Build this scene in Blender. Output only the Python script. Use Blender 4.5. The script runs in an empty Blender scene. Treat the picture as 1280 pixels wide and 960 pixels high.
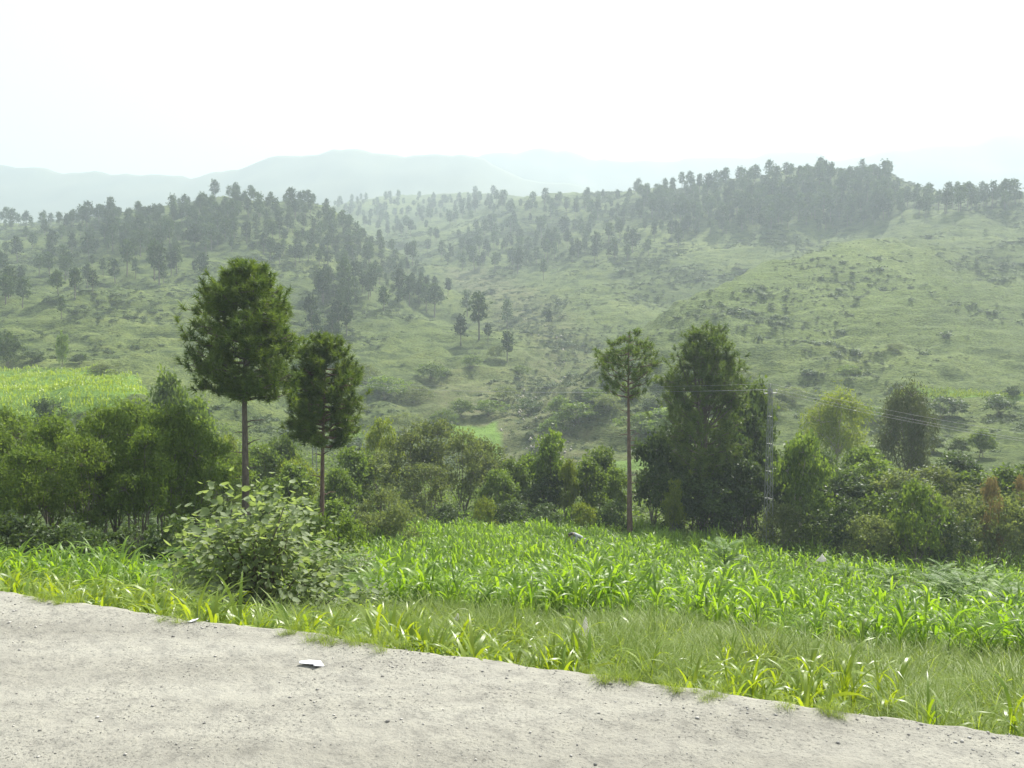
import bpy, bmesh, math
import numpy as np
from mathutils import Vector, Matrix, Euler

# ------------------------------------------------------------------ camera, sky, sun, exposure
SC = bpy.context.scene
COL = SC.collection
F = 1000.0                     # focal length in pixels of the 1280-wide photograph
PITCH = math.atan2(50.0, F)
CAMZ = 2.0
cam_d = bpy.data.cameras.new('camera')
cam_d.sensor_fit = 'HORIZONTAL'
cam_d.sensor_width = 36.0
cam_d.lens = 36.0 * F / 1280.0
cam_d.clip_start = 0.05
cam_d.clip_end = 12000
cam = bpy.data.objects.new('camera', cam_d)
COL.objects.link(cam)
cam.location = (0, 0, CAMZ)
cam.rotation_euler = (math.pi / 2 - PITCH, 0, 0)
SC.camera = cam

SUN_EL = math.radians(50)
SUN_AZ = math.radians(32)      # from +Y (view direction) towards +X
world = bpy.data.worlds.new('World')
SC.world = world
world.use_nodes = True
wn = world.node_tree
bgn = wn.nodes['Background']
sky = wn.nodes.new('ShaderNodeTexSky')
sky.sky_type = 'NISHITA'
sky.sun_disc = False
sky.sun_elevation = SUN_EL
sky.sun_rotation = SUN_AZ
sky.altitude = 700
sky.air_density = 1.0
sky.dust_density = 6.0
sky.ozone_density = 1.0
veil = wn.nodes.new('ShaderNodeMix')
veil.data_type = 'RGBA'
veil.inputs['Factor'].default_value = 0.40
veil.inputs['B'].default_value = (9.0, 9.1, 9.1, 1)    # thin even overcast veil
wn.links.new(sky.outputs[0], veil.inputs['A'])
wn.links.new(veil.outputs['Result'], bgn.inputs['Color'])
bgn.inputs['Strength'].default_value = 0.068

sun_d = bpy.data.lights.new('sun', 'SUN')
sun_d.energy = 5.0
sun_d.angle = math.radians(0.9)
sun_d.color = (1.0, 0.965, 0.885)
sun_o = bpy.data.objects.new('sun', sun_d)
COL.objects.link(sun_o)
S = Vector((math.sin(SUN_AZ) * math.cos(SUN_EL), math.cos(SUN_AZ) * math.cos(SUN_EL), math.sin(SUN_EL)))
sun_o.rotation_euler = S.to_track_quat('Z', 'Y').to_euler()
sun_o.location = S * 100

vs = SC.view_settings
vs.view_transform = 'Standard'
vs.look = 'None'
vs.exposure = 1.5
vs.gamma = 1.0
vs.use_curve_mapping = False
cy = SC.cycles
cy.max_bounces = 8
cy.diffuse_bounces = 3
cy.glossy_bounces = 2
cy.transmission_bounces = 4
cy.volume_bounces = 2
cy.transparent_max_bounces = 8
cy.use_denoising = True
cy.sample_clamp_indirect = 6.0
HAZE_DENSITY = 0.00082
HAZE_ANISO = 0.18

rng = np.random.default_rng(11)

# ------------------------------------------------------------------ helpers
def P(px, py, d):
    """pixel of the photograph + rough forward distance -> world point"""
    if d > 75: d = 75 + (d - 75) * 1.6
    f = np.array([0, math.cos(PITCH), -math.sin(PITCH)])
    u = np.array([0, math.sin(PITCH), math.cos(PITCH)])
    v = f + np.array([(px - 640) / F, 0, 0]) + (480 - py) / F * u
    return v * (d / v[1]) + np.array([0, 0, CAMZ])

def tag(o, label=None, cat=None, group=None, kind=None):
    if label: o['label'] = label
    if cat: o['category'] = cat
    if group: o['group'] = group
    if kind: o['kind'] = kind
    return o

def mesh(name, V, faces, mat=None, smooth=False, tint=None, attrs=None):
    """faces: list of int arrays (n,3) or (n,4)"""
    V = np.asarray(V, dtype=np.float32)
    me = bpy.data.meshes.new(name)
    me.vertices.add(len(V))
    me.vertices.foreach_set('co', V.ravel())
    loops, starts, tot = [], [], 0
    for f in faces:
        f = np.asarray(f, dtype=np.int32)
        if len(f) == 0: continue
        k = f.shape[1]
        loops.append(f.ravel())
        starts.append(tot + k * np.arange(len(f)))
        tot += k * len(f)
    loops = np.concatenate(loops); starts = np.concatenate(starts)
    me.loops.add(len(loops)); me.loops.foreach_set('vertex_index', loops.astype(np.int32))
    me.polygons.add(len(starts)); me.polygons.foreach_set('loop_start', starts.astype(np.int32))
    if smooth: me.polygons.foreach_set('use_smooth', np.ones(len(starts), dtype=bool))
    if tint is not None:
        a = me.attributes.new('tint', 'FLOAT', 'POINT')
        a.data.foreach_set('value', np.asarray(tint, dtype=np.float32))
    for k, v in (attrs or {}).items():
        a = me.attributes.new(k, 'FLOAT', 'POINT')
        a.data.foreach_set('value', np.asarray(v, dtype=np.float32))
    me.update(calc_edges=True)
    if mat: me.materials.append(mat)
    return me

def obj(name, me, parent=None, loc=None):
    o = bpy.data.objects.new(name, me)
    COL.objects.link(o)
    if parent: o.parent = parent
    if loc is not None: o.location = loc
    return o

class MB:
    """collects vertex/face blocks"""
    def __init__(s): s.V = []; s.F3 = []; s.F4 = []; s.T = []; s.n = 0
    def add(s, V, f3=None, f4=None, t=None):
        V = np.asarray(V, dtype=np.float64).reshape(-1, 3)
        if f3 is not None and len(f3): s.F3.append(np.asarray(f3) + s.n)
        if f4 is not None and len(f4): s.F4.append(np.asarray(f4) + s.n)
        s.V.append(V)
        s.T.append(np.full(len(V), 0.5) if t is None else np.broadcast_to(np.asarray(t, dtype=float), (len(V),)))
        s.n += len(V)
    def arrays(s):
        fs = []
        if s.F3: fs.append(np.concatenate(s.F3))
        if s.F4: fs.append(np.concatenate(s.F4))
        return np.concatenate(s.V), fs, np.concatenate(s.T)
    def mesh(s, name, mat, smooth=False):
        V, fs, T = s.arrays()
        return mesh(name, V, fs, mat, smooth, T)

def unit(v): return v / (np.linalg.norm(v, axis=-1, keepdims=True) + 1e-9)

def rdir(n, r=None):
    return unit((r or rng).normal(size=(n, 3)))

def tube(mb, pts, rad, sides=6, t=0.5, cap=True):
    pts = np.asarray(pts, float); n = len(pts)
    rad = np.broadcast_to(np.asarray(rad, float), (n,))
    tan = np.gradient(pts, axis=0); tan = unit(tan)
    ref = np.array([0.31, 0.95, 0.05]) if abs(tan[0, 2]) > 0.7 else np.array([0.02, 0.05, 1.0])
    s = unit(np.cross(tan, ref)); b = np.cross(s, tan)
    a = np.arange(sides) / sides * 2 * math.pi
    ring = pts[:, None, :] + rad[:, None, None] * (np.cos(a)[None, :, None] * s[:, None, :] + np.sin(a)[None, :, None] * b[:, None, :])
    i = np.arange(n - 1)[:, None] * sides; j = np.arange(sides)[None, :]; k = (j + 1) % sides
    q = np.stack([i + j, i + k, i + sides + k, i + sides + j], -1).reshape(-1, 4)
    V = ring.reshape(-1, 3); f3 = None
    if cap:
        V = np.vstack([V, pts[-1] + tan[-1] * rad[-1] * 0.6])
        e = (n - 1) * sides
        f3 = np.stack([e + np.arange(sides), e + (np.arange(sides) + 1) % sides, np.full(sides, n * sides)], -1)
    mb.add(V, f3, q, t)

def leaf_quads(mb, C, axis, L, W, t=None, up=0.0, r=None):
    """one rhombic leaf for each centre"""
    r = r or rng
    n = len(C); axis = unit(np.asarray(axis))
    nrm = rdir(n, r); nrm[:, 2] += up
    s = unit(np.cross(axis, nrm))
    L = np.broadcast_to(np.asarray(L, float), (n,))[:, None]; W = np.broadcast_to(np.asarray(W, float), (n,))[:, None]
    V = np.stack([C, C + axis * L * 0.45 + s * W * 0.5, C + axis * L, C + axis * L * 0.45 - s * W * 0.5], 1).reshape(-1, 3)
    q = np.arange(n * 4).reshape(-1, 4)
    if t is None: t = r.random(n)
    mb.add(V, None, q, np.repeat(t, 4))

def blades(mb, B, az, L, W, e0, droop, seg=4, t=None, twist=None):
    """arching strap leaves: base points, azimuth, length, width, start elevation, total droop"""
    n = len(B)
    az = np.asarray(az); L = np.broadcast_to(np.asarray(L, float), (n,)); W = np.broadcast_to(np.asarray(W, float), (n,))
    e0 = np.broadcast_to(np.asarray(e0, float), (n,)); droop = np.broadcast_to(np.asarray(droop, float), (n,))
    h = np.stack([np.cos(az), np.sin(az), np.zeros(n)], -1)
    side = np.stack([-np.sin(az), np.cos(az), np.zeros(n)], -1)
    if twist is None: twist = np.zeros(n)
    prof = [0.55] + [math.sin(math.pi * (0.28 + 0.72 * (k / seg))) ** 0.8 if k < seg else 0.04 for k in range(1, seg + 1)]
    p = np.array(B, float); rows = []
    for k in range(seg + 1):
        u = k / seg
        e = e0 - droop * u ** 1.35
        up = np.stack([-np.sin(e), np.cos(e)], -1)
        tw = twist * u
        nvec = h * up[:, :1] + np.array([0, 0, 1.0]) * up[:, 1:]
        sv = side * np.cos(tw)[:, None] + nvec * np.sin(tw)[:, None]
        rows.append(np.stack([p - sv * (W * prof[k] / 2)[:, None], p + sv * (W * prof[k] / 2)[:, None]], 1))
        p = p + (h * np.cos(e)[:, None] + np.array([0, 0, 1.0]) * np.sin(e)[:, None]) * (L / seg)[:, None]
    V = np.stack(rows, 1)                       # n, seg+1, 2, 3
    m = 2 * (seg + 1)
    k = np.arange(seg)
    q0 = np.stack([2 * k, 2 * k + 1, 2 * k + 3, 2 * k + 2], -1)
    q = (np.arange(n)[:, None, None] * m + q0[None]).reshape(-1, 4)
    if t is None: t = rng.random(n)
    mb.add(V.reshape(-1, 3), None, q, np.repeat(t, m))

# hashed gradient noise, vectorised
_perm = np.random.default_rng(5).permutation(512)
_perm = np.concatenate([_perm, _perm])
_ga = np.random.default_rng(6).random(512) * 2 * math.pi
def noise2(x, y):
    xi = np.floor(x).astype(int); yi = np.floor(y).astype(int)
    xf = x - xi; yf = y - yi
    def g(a, b, dx, dy):
        h = _perm[(_perm[a & 511] + b) & 511]
        return np.cos(_ga[h]) * dx + np.sin(_ga[h]) * dy
    u = xf * xf * xf * (xf * (xf * 6 - 15) + 10); v = yf * yf * yf * (yf * (yf * 6 - 15) + 10)
    n00 = g(xi, yi, xf, yf); n10 = g(xi + 1, yi, xf - 1, yf); n01 = g(xi, yi + 1, xf, yf - 1); n11 = g(xi + 1, yi + 1, xf - 1, yf - 1)
    return (n00 * (1 - u) + n10 * u) * (1 - v) + (n01 * (1 - u) + n11 * u) * v
def fbm(x, y, o=4, gain=0.5):
    a, s = 1.0, 0.0
    for k in range(o):
        s = s + a * noise2(x * 2 ** k + 17.3 * k, y * 2 ** k - 9.1 * k); a *= gain
    return s

# ------------------------------------------------------------------ materials
def nodes(name):
    m = bpy.data.materials.new(name); m.use_nodes = True
    nt = m.node_tree; nt.nodes.clear()
    out = nt.nodes.new('ShaderNodeOutputMaterial')
    return m, nt, out
def N(nt, kind, **kw):
    n = nt.nodes.new(kind)
    for k, v in kw.items(): setattr(n, k, v)
    return n
def ramp(nt, stops):
    r = N(nt, 'ShaderNodeValToRGB'); el = r.color_ramp.elements
    el[0].position, el[0].color = stops[0][0], (*stops[0][1], 1)
    el[1].position, el[1].color = stops[-1][0], (*stops[-1][1], 1)
    for p, c in stops[1:-1]:
        e = el.new(p); e.color = (*c, 1)
    return r
def mixc(nt, fac, a, b, mode='MIX'):
    m = N(nt, 'ShaderNodeMix', data_type='RGBA', blend_type=mode)
    for s, v in (('Factor', fac), ('A', a), ('B', b)):
        if isinstance(v, (int, float)): m.inputs[s].default_value = v
        elif isinstance(v, tuple): m.inputs[s].default_value = (*v, 1)
        else: nt.links.new(v, m.inputs[s])
    return m.outputs['Result']

def leaf_mat(name, dark, light, trans=0.35, tcol=None, rough=0.5, spec=0.3, rnd=0.25):
    """leaf: reflecting face plus light let through; tint per leaf and per plant"""
    m, nt, out = nodes(name)
    at = N(nt, 'ShaderNodeAttribute', attribute_name='tint')
    oi = N(nt, 'ShaderNodeObjectInfo')
    r = ramp(nt, [(0.0, dark), (1.0, light)])
    nt.links.new(at.outputs['Fac'], r.inputs['Fac'])
    hsv = N(nt, 'ShaderNodeHueSaturation')
    mr = N(nt, 'ShaderNodeMapRange'); mr.inputs['To Min'].default_value = 1 - rnd; mr.inputs['To Max'].default_value = 1 + rnd
    nt.links.new(oi.outputs['Random'], mr.inputs['Value'])
    nt.links.new(mr.outputs['Result'], hsv.inputs['Value']); nt.links.new(r.outputs['Color'], hsv.inputs['Color'])
    p = N(nt, 'ShaderNodeBsdfPrincipled')
    p.inputs['Roughness'].default_value = rough
    p.inputs['Specular IOR Level'].default_value = spec
    nt.links.new(hsv.outputs['Color'], p.inputs['Base Color'])
    tr = N(nt, 'ShaderNodeBsdfTranslucent')
    tc = mixc(nt, 1.0, hsv.outputs['Color'], tcol or (1.5, 1.45, 0.7), 'MULTIPLY')
    nt.links.new(tc, tr.inputs['Color'])
    mx = N(nt, 'ShaderNodeMixShader'); mx.inputs['Fac'].default_value = trans
    nt.links.new(p.outputs[0], mx.inputs[1]); nt.links.new(tr.outputs[0], mx.inputs[2])
    nt.links.new(mx.outputs[0], out.inputs['Surface'])
    return m

def simple_mat(name, a, b, scale=8.0, rough=0.8, bump=0.3, stretch=(1, 1, 1), metal=0.0):
    m, nt, out = nodes(name)
    tc = N(nt, 'ShaderNodeTexCoord'); mp = N(nt, 'ShaderNodeMapping'); mp.inputs['Scale'].default_value = stretch
    nt.links.new(tc.outputs['Object'], mp.inputs['Vector'])
    nz = N(nt, 'ShaderNodeTexNoise'); nz.inputs['Scale'].default_value = scale; nz.inputs['Detail'].default_value = 6
    nt.links.new(mp.outputs[0], nz.inputs['Vector'])
    r = ramp(nt, [(0.32, a), (0.68, b)]); nt.links.new(nz.outputs['Fac'], r.inputs['Fac'])
    p = N(nt, 'ShaderNodeBsdfPrincipled'); p.inputs['Roughness'].default_value = rough; p.inputs['Metallic'].default_value = metal
    nt.links.new(r.outputs['Color'], p.inputs['Base Color'])
    if bump:
        bp = N(nt, 'ShaderNodeBump'); bp.inputs['Strength'].default_value = bump; bp.inputs['Distance'].default_value = 0.02
        nt.links.new(nz.outputs['Fac'], bp.inputs['Height']); nt.links.new(bp.outputs[0], p.inputs['Normal'])
    nt.links.new(p.outputs[0], out.inputs['Surface'])
    return m

M = {}
M['pine'] = leaf_mat('pine_needles', (0.055, 0.100, 0.020), (0.165, 0.225, 0.040), 0.4, (1.4, 1.4, 0.6), 0.45, 0.35, 0.08)
M['hillpine'] = leaf_mat('hill_pine_needles', (0.026, 0.050, 0.018), (0.070, 0.105, 0.030), 0.25, None, 0.6, 0.2, 0.4)
M['acacia'] = leaf_mat('acacia_leaf', (0.068, 0.118, 0.024), (0.160, 0.225, 0.046), 0.5, None, 0.55, 0.25, 0.15)
M['broad'] = leaf_mat('broad_leaf', (0.066, 0.115, 0.022), (0.160, 0.228, 0.045), 0.5, None, 0.5, 0.3, 0.2)
M['dark'] = leaf_mat('dark_leaf', (0.034, 0.062, 0.020), (0.090, 0.135, 0.038), 0.38, None, 0.5, 0.3, 0.2)
M['greyleaf'] = leaf_mat('grey_green_leaf', (0.085, 0.118, 0.042), (0.175, 0.215, 0.080), 0.48, None, 0.55, 0.25, 0.2)
M['lime'] = leaf_mat('lime_leaf', (0.105, 0.155, 0.020), (0.215, 0.260, 0.038), 0.48, None, 0.5, 0.25, 0.15)
M['olive'] = leaf_mat('olive_leaf', (0.055, 0.075, 0.025), (0.110, 0.130, 0.045), 0.28, None, 0.55, 0.25, 0.15)
M['dry'] = leaf_mat('dry_leaf', (0.18, 0.145, 0.055), (0.34, 0.275, 0.11), 0.35, (1.2, 1.1, 0.8), 0.7, 0.15, 0.2)
M['fig'] = leaf_mat('bush_leaf', (0.165, 0.215, 0.105), (0.310, 0.360, 0.220), 0.45, (1.4, 1.5, 0.6), 0.6, 0.22, 0.1)
M['fern'] = leaf_mat('pinnate_leaf', (0.090, 0.175, 0.022), (0.175, 0.280, 0.042), 0.5, None, 0.5, 0.3, 0.12)
M['maize'] = leaf_mat('maize_leaf', (0.110, 0.205, 0.020), (0.205, 0.310, 0.045), 0.54, (1.75, 1.7, 0.50), 0.42, 0.4, 0.28)
M['sorghum'] = leaf_mat('fodder_leaf', (0.130, 0.215, 0.022), (0.235, 0.315, 0.042), 0.50, (1.8, 1.6, 0.40), 0.38, 0.5, 0.18)
M['grass'] = leaf_mat('grass_blade', (0.130, 0.200, 0.030), (0.260, 0.330, 0.078), 0.5, (1.75, 1.65, 0.5), 0.5, 0.3, 0.0)
M['scrub'] = leaf_mat('scrub_leaf', (0.036, 0.064, 0.028), (0.110, 0.150, 0.060), 0.2, None, 0.6, 0.2, 0.0)
M['bark'] = simple_mat('pine_bark', (0.075, 0.058, 0.044), (0.185, 0.150, 0.118), 7, 0.9, 0.9, (2.5, 2.5, 0.6))
M['barkred'] = simple_mat('red_pine_bark', (0.090, 0.055, 0.040), (0.195, 0.125, 0.092), 7, 0.9, 0.9, (2.5, 2.5, 0.6))
M['barkgrey'] = simple_mat('grey_bark', (0.09, 0.075, 0.055), (0.20, 0.175, 0.14), 9, 0.9, 0.6, (2, 2, 0.5))
M['barkpale'] = simple_mat('pale_bark', (0.26, 0.23, 0.18), (0.46, 0.42, 0.35), 6, 0.85, 0.5, (2, 2, 0.6))
M['stalk'] = simple_mat('green_stalk', (0.10, 0.17, 0.04), (0.17, 0.24, 0.07), 20, 0.5, 0)
M['steel'] = simple_mat('galvanised_steel', (0.15, 0.16, 0.15), (0.25, 0.26, 0.25), 14, 0.5, 0.1, metal=0.35)
M['wire'] = simple_mat('aluminium_wire', (0.24, 0.25, 0.25), (0.34, 0.34, 0.34), 5, 0.6, 0)
M['ceramic'] = simple_mat('insulator_glaze', (0.50, 0.49, 0.46), (0.62, 0.61, 0.58), 10, 0.35, 0)
M['stone'] = simple_mat('pale_stone', (0.20, 0.185, 0.15), (0.36, 0.33, 0.28), 5, 0.9, 0.6)
M['paper'] = simple_mat('white_paper', (0.76, 0.77, 0.80), (0.84, 0.84, 0.86), 12, 0.7, 0.1)
M['plastic'] = leaf_mat('white_plastic_film', (0.74, 0.72, 0.68), (0.84, 0.83, 0.80), 0.5, (1.0, 1.0, 0.98), 0.4, 0.4, 0.0)
M['skin'] = simple_mat('skin', (0.24, 0.13, 0.085), (0.29, 0.165, 0.11), 20, 0.55, 0.05)
M['hair'] = simple_mat('black_hair', (0.012, 0.010, 0.009), (0.03, 0.026, 0.022), 60, 0.5, 0.4, (1, 1, 0.2))
M['shirt'] = simple_mat('pale_grey_cotton', (0.24, 0.26, 0.27), (0.42, 0.43, 0.43), 6, 0.9, 0.6)
M['trouser'] = simple_mat('grey_cotton', (0.20, 0.21, 0.22), (0.30, 0.31, 0.32), 6, 0.9, 0.5)

def ground_mat():
    m, nt, out = nodes('hill_grass')
    tc = N(nt, 'ShaderNodeTexCoord')
    def nz(scale, detail, z=1.0, rough=0.55):
        mp = N(nt, 'ShaderNodeMapping'); mp.inputs['Scale'].default_value = (1, 1, z)
        n = N(nt, 'ShaderNodeTexNoise'); n.inputs['Scale'].default_value = scale; n.inputs['Detail'].default_value = detail
        n.inputs['Roughness'].default_value = rough
        nt.links.new(tc.outputs['Object'], mp.inputs['Vector']); nt.links.new(mp.outputs[0], n.inputs['Vector'])
        return n.outputs['Fac']
    big = nz(0.018, 6); mid = nz(0.16, 7, 3.5, 0.65); fine = nz(1.6, 6, 2.5, 0.7)
    r1 = ramp(nt, [(0.3, (0.070, 0.100, 0.030)), (0.5, (0.100, 0.138, 0.038)), (0.72, (0.152, 0.190, 0.056))]); nt.links.new(big, r1.inputs['Fac'])
    r2 = ramp(nt, [(0.38, (0.36, 0.42, 0.40)), (0.5, (0.95, 0.97, 0.95)), (0.68, (1.22, 1.15, 0.95))]); nt.links.new(mid, r2.inputs['Fac'])
    c = mixc(nt, 0.85, r1.outputs['Color'], r2.outputs['Color'], 'MULTIPLY')
    r3 = ramp(nt, [(0.36, (0.30, 0.34, 0.32)), (0.54, (1.05, 1.05, 1.0)), (0.68, (1.4, 1.35, 1.15))]); nt.links.new(fine, r3.inputs['Fac'])
    c = mixc(nt, 0.8, c, r3.outputs['Color'], 'MULTIPLY')
    # bare earth and stones along the gully, crops on terraces
    ab = N(nt, 'ShaderNodeAttribute', attribute_name='bare')
    mm = N(nt, 'ShaderNodeMath', operation='MULTIPLY_ADD'); nt.links.new(mid, mm.inputs[0]); mm.inputs[1].default_value = 1.9; mm.inputs[2].default_value = -0.62
    ms = N(nt, 'ShaderNodeMath', operation='MULTIPLY', use_clamp=True); nt.links.new(mm.outputs[0], ms.inputs[0]); nt.links.new(ab.outputs['Fac'], ms.inputs[1])
    c = mixc(nt, ms.outputs[0], c, (0.175, 0.155, 0.095))
    al = N(nt, 'ShaderNodeAttribute', attribute_name='lush')
    lf = N(nt, 'ShaderNodeMath', operation='MULTIPLY'); nt.links.new(al.outputs['Fac'], lf.inputs[0]); lf.inputs[1].default_value = 0.6
    lc = mixc(nt, 1.0, r3.outputs['Color'], (0.135, 0.185, 0.045), 'MULTIPLY')
    c = mixc(nt, lf.outputs[0], c, lc)
    af = N(nt, 'ShaderNodeAttribute', attribute_name='crop')
    c = mixc(nt, af.outputs['Fac'], c, (0.150, 0.250, 0.045))
    p = N(nt, 'ShaderNodeBsdfPrincipled'); p.inputs['Roughness'].default_value = 0.95; p.inputs['Specular IOR Level'].default_value = 0.1
    nt.links.new(c, p.inputs['Base Color'])
    b = N(nt, 'ShaderNodeBump'); b.inputs['Strength'].default_value = 0.9; b.inputs['Distance'].default_value = 0.5
    nt.links.new(fine, b.inputs['Height'])
    b2 = N(nt, 'ShaderNodeBump'); b2.inputs['Strength'].default_value = 0.7; b2.inputs['Distance'].default_value = 2.0
    nt.links.new(mid, b2.inputs['Height']); nt.links.new(b.outputs[0], b2.inputs['Normal'])
    nt.links.new(b2.outputs[0], p.inputs['Normal']); nt.links.new(p.outputs[0], out.inputs['Surface'])
    return m
M['ground'] = ground_mat()

def road_mat():
    m, nt, out = nodes('dusty_concrete')
    tc = N(nt, 'ShaderNodeTexCoord')
    def nz(scale, detail, rough=0.6, st=(1, 1, 1)):
        mp = N(nt, 'ShaderNodeMapping'); mp.inputs['Scale'].default_value = st
        mp.inputs['Rotation'].default_value = (0, 0, 0.34)
        n = N(nt, 'ShaderNodeTexNoise'); n.inputs['Scale'].default_value = scale; n.inputs['Detail'].default_value = detail; n.inputs['Roughness'].default_value = rough
        nt.links.new(tc.outputs['Object'], mp.inputs['Vector']); nt.links.new(mp.outputs[0], n.inputs['Vector'])
        return n.outputs['Fac']
    big = nz(0.9, 6, 0.6, (0.28, 1.7, 1)); mid = nz(7, 6, 0.65); fine = nz(46, 5, 0.75)
    r1 = ramp(nt, [(0.3, (0.205, 0.198, 0.168)), (0.5, (0.262, 0.254, 0.217)), (0.7, (0.318, 0.310, 0.266))]); nt.links.new(big, r1.inputs['Fac'])
    r2 = ramp(nt, [(0.35, (0.74, 0.74, 0.75)), (0.5, (1, 1, 1)), (0.66, (1.1, 1.1, 1.08))]); nt.links.new(mid, r2.inputs['Fac'])
    c = mixc(nt, 0.8, r1.outputs['Color'], r2.outputs['Color'], 'MULTIPLY')
    r3 = ramp(nt, [(0.36, (0.34, 0.35, 0.36)), (0.46, (0.97, 0.97, 0.97)), (0.60, (1, 1, 1)), (0.68, (1.3, 1.3, 1.27))]); nt.links.new(fine, r3.inputs['Fac'])
    pm = ramp(nt, [(0.38, (0.25, 0.25, 0.25)), (0.6, (1, 1, 1))]); nt.links.new(nz(2.2, 5, 0.6, (0.5, 1.3, 1)), pm.inputs['Fac'])
    c = mixc(nt, pm.outputs['Color'], c, mixc(nt, 1.0, c, r3.outputs['Color'], 'MULTIPLY'))
    p = N(nt, 'ShaderNodeBsdfPrincipled'); p.inputs['Roughness'].default_value = 0.95; p.inputs['Specular IOR Level'].default_value = 0.12
    nt.links.new(c, p.inputs['Base Color'])
    b = N(nt, 'ShaderNodeBump'); b.inputs['Strength'].default_value = 0.7; b.inputs['Distance'].default_value = 0.012
    nt.links.new(fine, b.inputs['Height'])
    b2 = N(nt, 'ShaderNodeBump'); b2.inputs['Strength'].default_value = 0.6; b2.inputs['Distance'].default_value = 0.05
    nt.links.new(mid, b2.inputs['Height']); nt.links.new(b.outputs[0], b2.inputs['Normal'])
    nt.links.new(b2.outputs[0], p.inputs['Normal']); nt.links.new(p.outputs[0], out.inputs['Surface'])
    return m
M['road'] = road_mat()

# ------------------------------------------------------------------ terrain
EDGE_A = np.array([-4.1, 6.41]); EDGE_T = unit(np.array([6.69, -2.37])); EDGE_N = np.array([-EDGE_T[1], EDGE_T[0]])   # N points away from the road
def edge_s(x, y): return (x - EDGE_A[0]) * EDGE_N[0] + (y - EDGE_A[1]) * EDGE_N[1]
_ns = np.array([-60, -0.4, 0.0, 1, 3, 7, 15, 25, 35, 50, 60, 80, 400])
_nR = np.array([-.55, -.55, -.40, -.62, -1.25, -2.5, -4.7, -7.1, -9.1, -11.5, -12.3, -13.0, -13.0])
_nL = np.array([-.55, -.55, -.42, -.80, -1.75, -3.35, -5.6, -7.8, -9.6, -11.7, -12.4, -13.0, -13.0])   # the bank falls away faster on the left
CP = [
 (640,580,100),(450,552,108),(440,535,122),(600,548,125),(680,562,118),(740,590,95),(800,560,110),(1000,560,98),(1200,545,98),(1280,520,105),(900,512,118),(1050,505,118),(1200,494,118),
 (300,560,85),(100,600,65),(0,600,63),(100,522,78),(0,504,84),(180,502,84),(0,468,112),(180,470,112),(280,515,98),(350,550,92),
 (0,440,125),(200,455,125),(100,400,150),(0,400,150),(200,400,155),(300,425,148),(100,340,210),(0,340,215),(250,340,212),(350,330,225),(420,350,220),(450,400,190),(400,445,152),(480,455,160),(550,475,152),(590,505,140),(500,500,135),(560,410,205),
 (690,482,150),(706,442,185),(640,374,250),(580,337,310),(542,311,370),(500,292,430),
 (500,316,300),(550,368,240),(610,415,195),(640,450,170),(655,500,143),
 (860,398,206),(800,438,190),(950,356,226),(1000,338,232),(745,478,166),(900,376,215),(480,330,330),(520,372,275),(570,420,222),
 (1060,298,210),(950,330,190),(860,372,175),(800,410,163),(740,458,145),(715,490,133),(1000,450,135),(1050,400,155),(1050,350,177),(900,440,138),(950,380,165),(1150,300,226),(1150,450,132),(850,470,130),(1180,380,165),
 (750,362,240),(765,425,195),(850,332,258),(950,312,268),(1060,316,262),(1060,272,292),(900,300,287),(700,305,335),(640,312,340),(620,262,440),(700,246,430),(800,241,400),(900,230,355),(1000,218,330),(1100,218,325),(1170,250,318),
 (1170,268,272),(1280,259,272),(1200,292,240),(1280,310,222),(1280,380,175),(1280,450,140),(1280,247,345),
 (0,284,420),(140,276,380),(220,261,340),(290,248,310),(350,255,310),(420,269,320),(290,292,430),(100,305,560),(-100,305,600),(200,300,560),(400,285,430),
 (450,252,600),(520,246,640),(580,243,600),(470,283,480),(540,263,540),(640,246,560),
 (1000,290,480),(1200,290,480),(850,280,520),
 (-250,440,125),(-250,400,150),(-250,340,215),(-250,284,420),(-250,560,70),(-250,500,90),(1530,258,270),(1530,450,140),(1530,380,175),(1530,310,220),(1530,247,345),(1530,560,95),(1530,510,118),(1530,290,500),
 (-300,300,800),(0,300,800),(300,295,800),(600,290,850),(900,300,800),(1200,300,800),(1500,300,800)]
_cw = np.array([P(*c) for c in CP])
def warp(x, y): return np.stack([x / (y + 30) * 1.0, np.log(np.maximum(y, 1) + 30) * 0.55], -1)
_cu = warp(_cw[:, 0], _cw[:, 1]); _cv = (_cw[:, 2] - CAMZ) / (_cw[:, 1] + 30)
_mq = lambda r2: -np.sqrt(r2 + 0.03 ** 2)
_A = _mq(((_cu[:, None] - _cu[None]) ** 2).sum(-1)); n_ = len(_cu)
_A = np.block([[_A + 0.0006 * np.eye(n_), np.ones((n_, 1))], [np.ones((1, n_)), np.zeros((1, 1))]])
_w = np.linalg.solve(_A, np.append(_cv, 0))
DOME = P(1020, 370, 175)
def smooth(a, b, x):
    t = np.clip((x - a) / (b - a), 0, 1); return t * t * (3 - 2 * t)
def Hbase(x, y):
    sh = x.shape; x = x.ravel(); y = y.ravel()
    z = np.empty(len(x))
    for i in range(0, len(x), 40000):
        sl = slice(i, i + 40000)
        u = warp(x[sl], y[sl])
        z[sl] = (_mq(((u[:, None] - _cu[None]) ** 2).sum(-1)) @ _w[:-1] + _w[-1]) * (np.maximum(y[sl], 1) + 30) + CAMZ
    s = edge_s(x, y)
    tl = smooth(-7, 3, x); near = np.interp(s, _ns, _nR) * tl + np.interp(s, _ns, _nL) * (1 - tl)
    b = smooth(48, 72, s)
    return (near * (1 - b) + z * b).reshape(sh)
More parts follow.
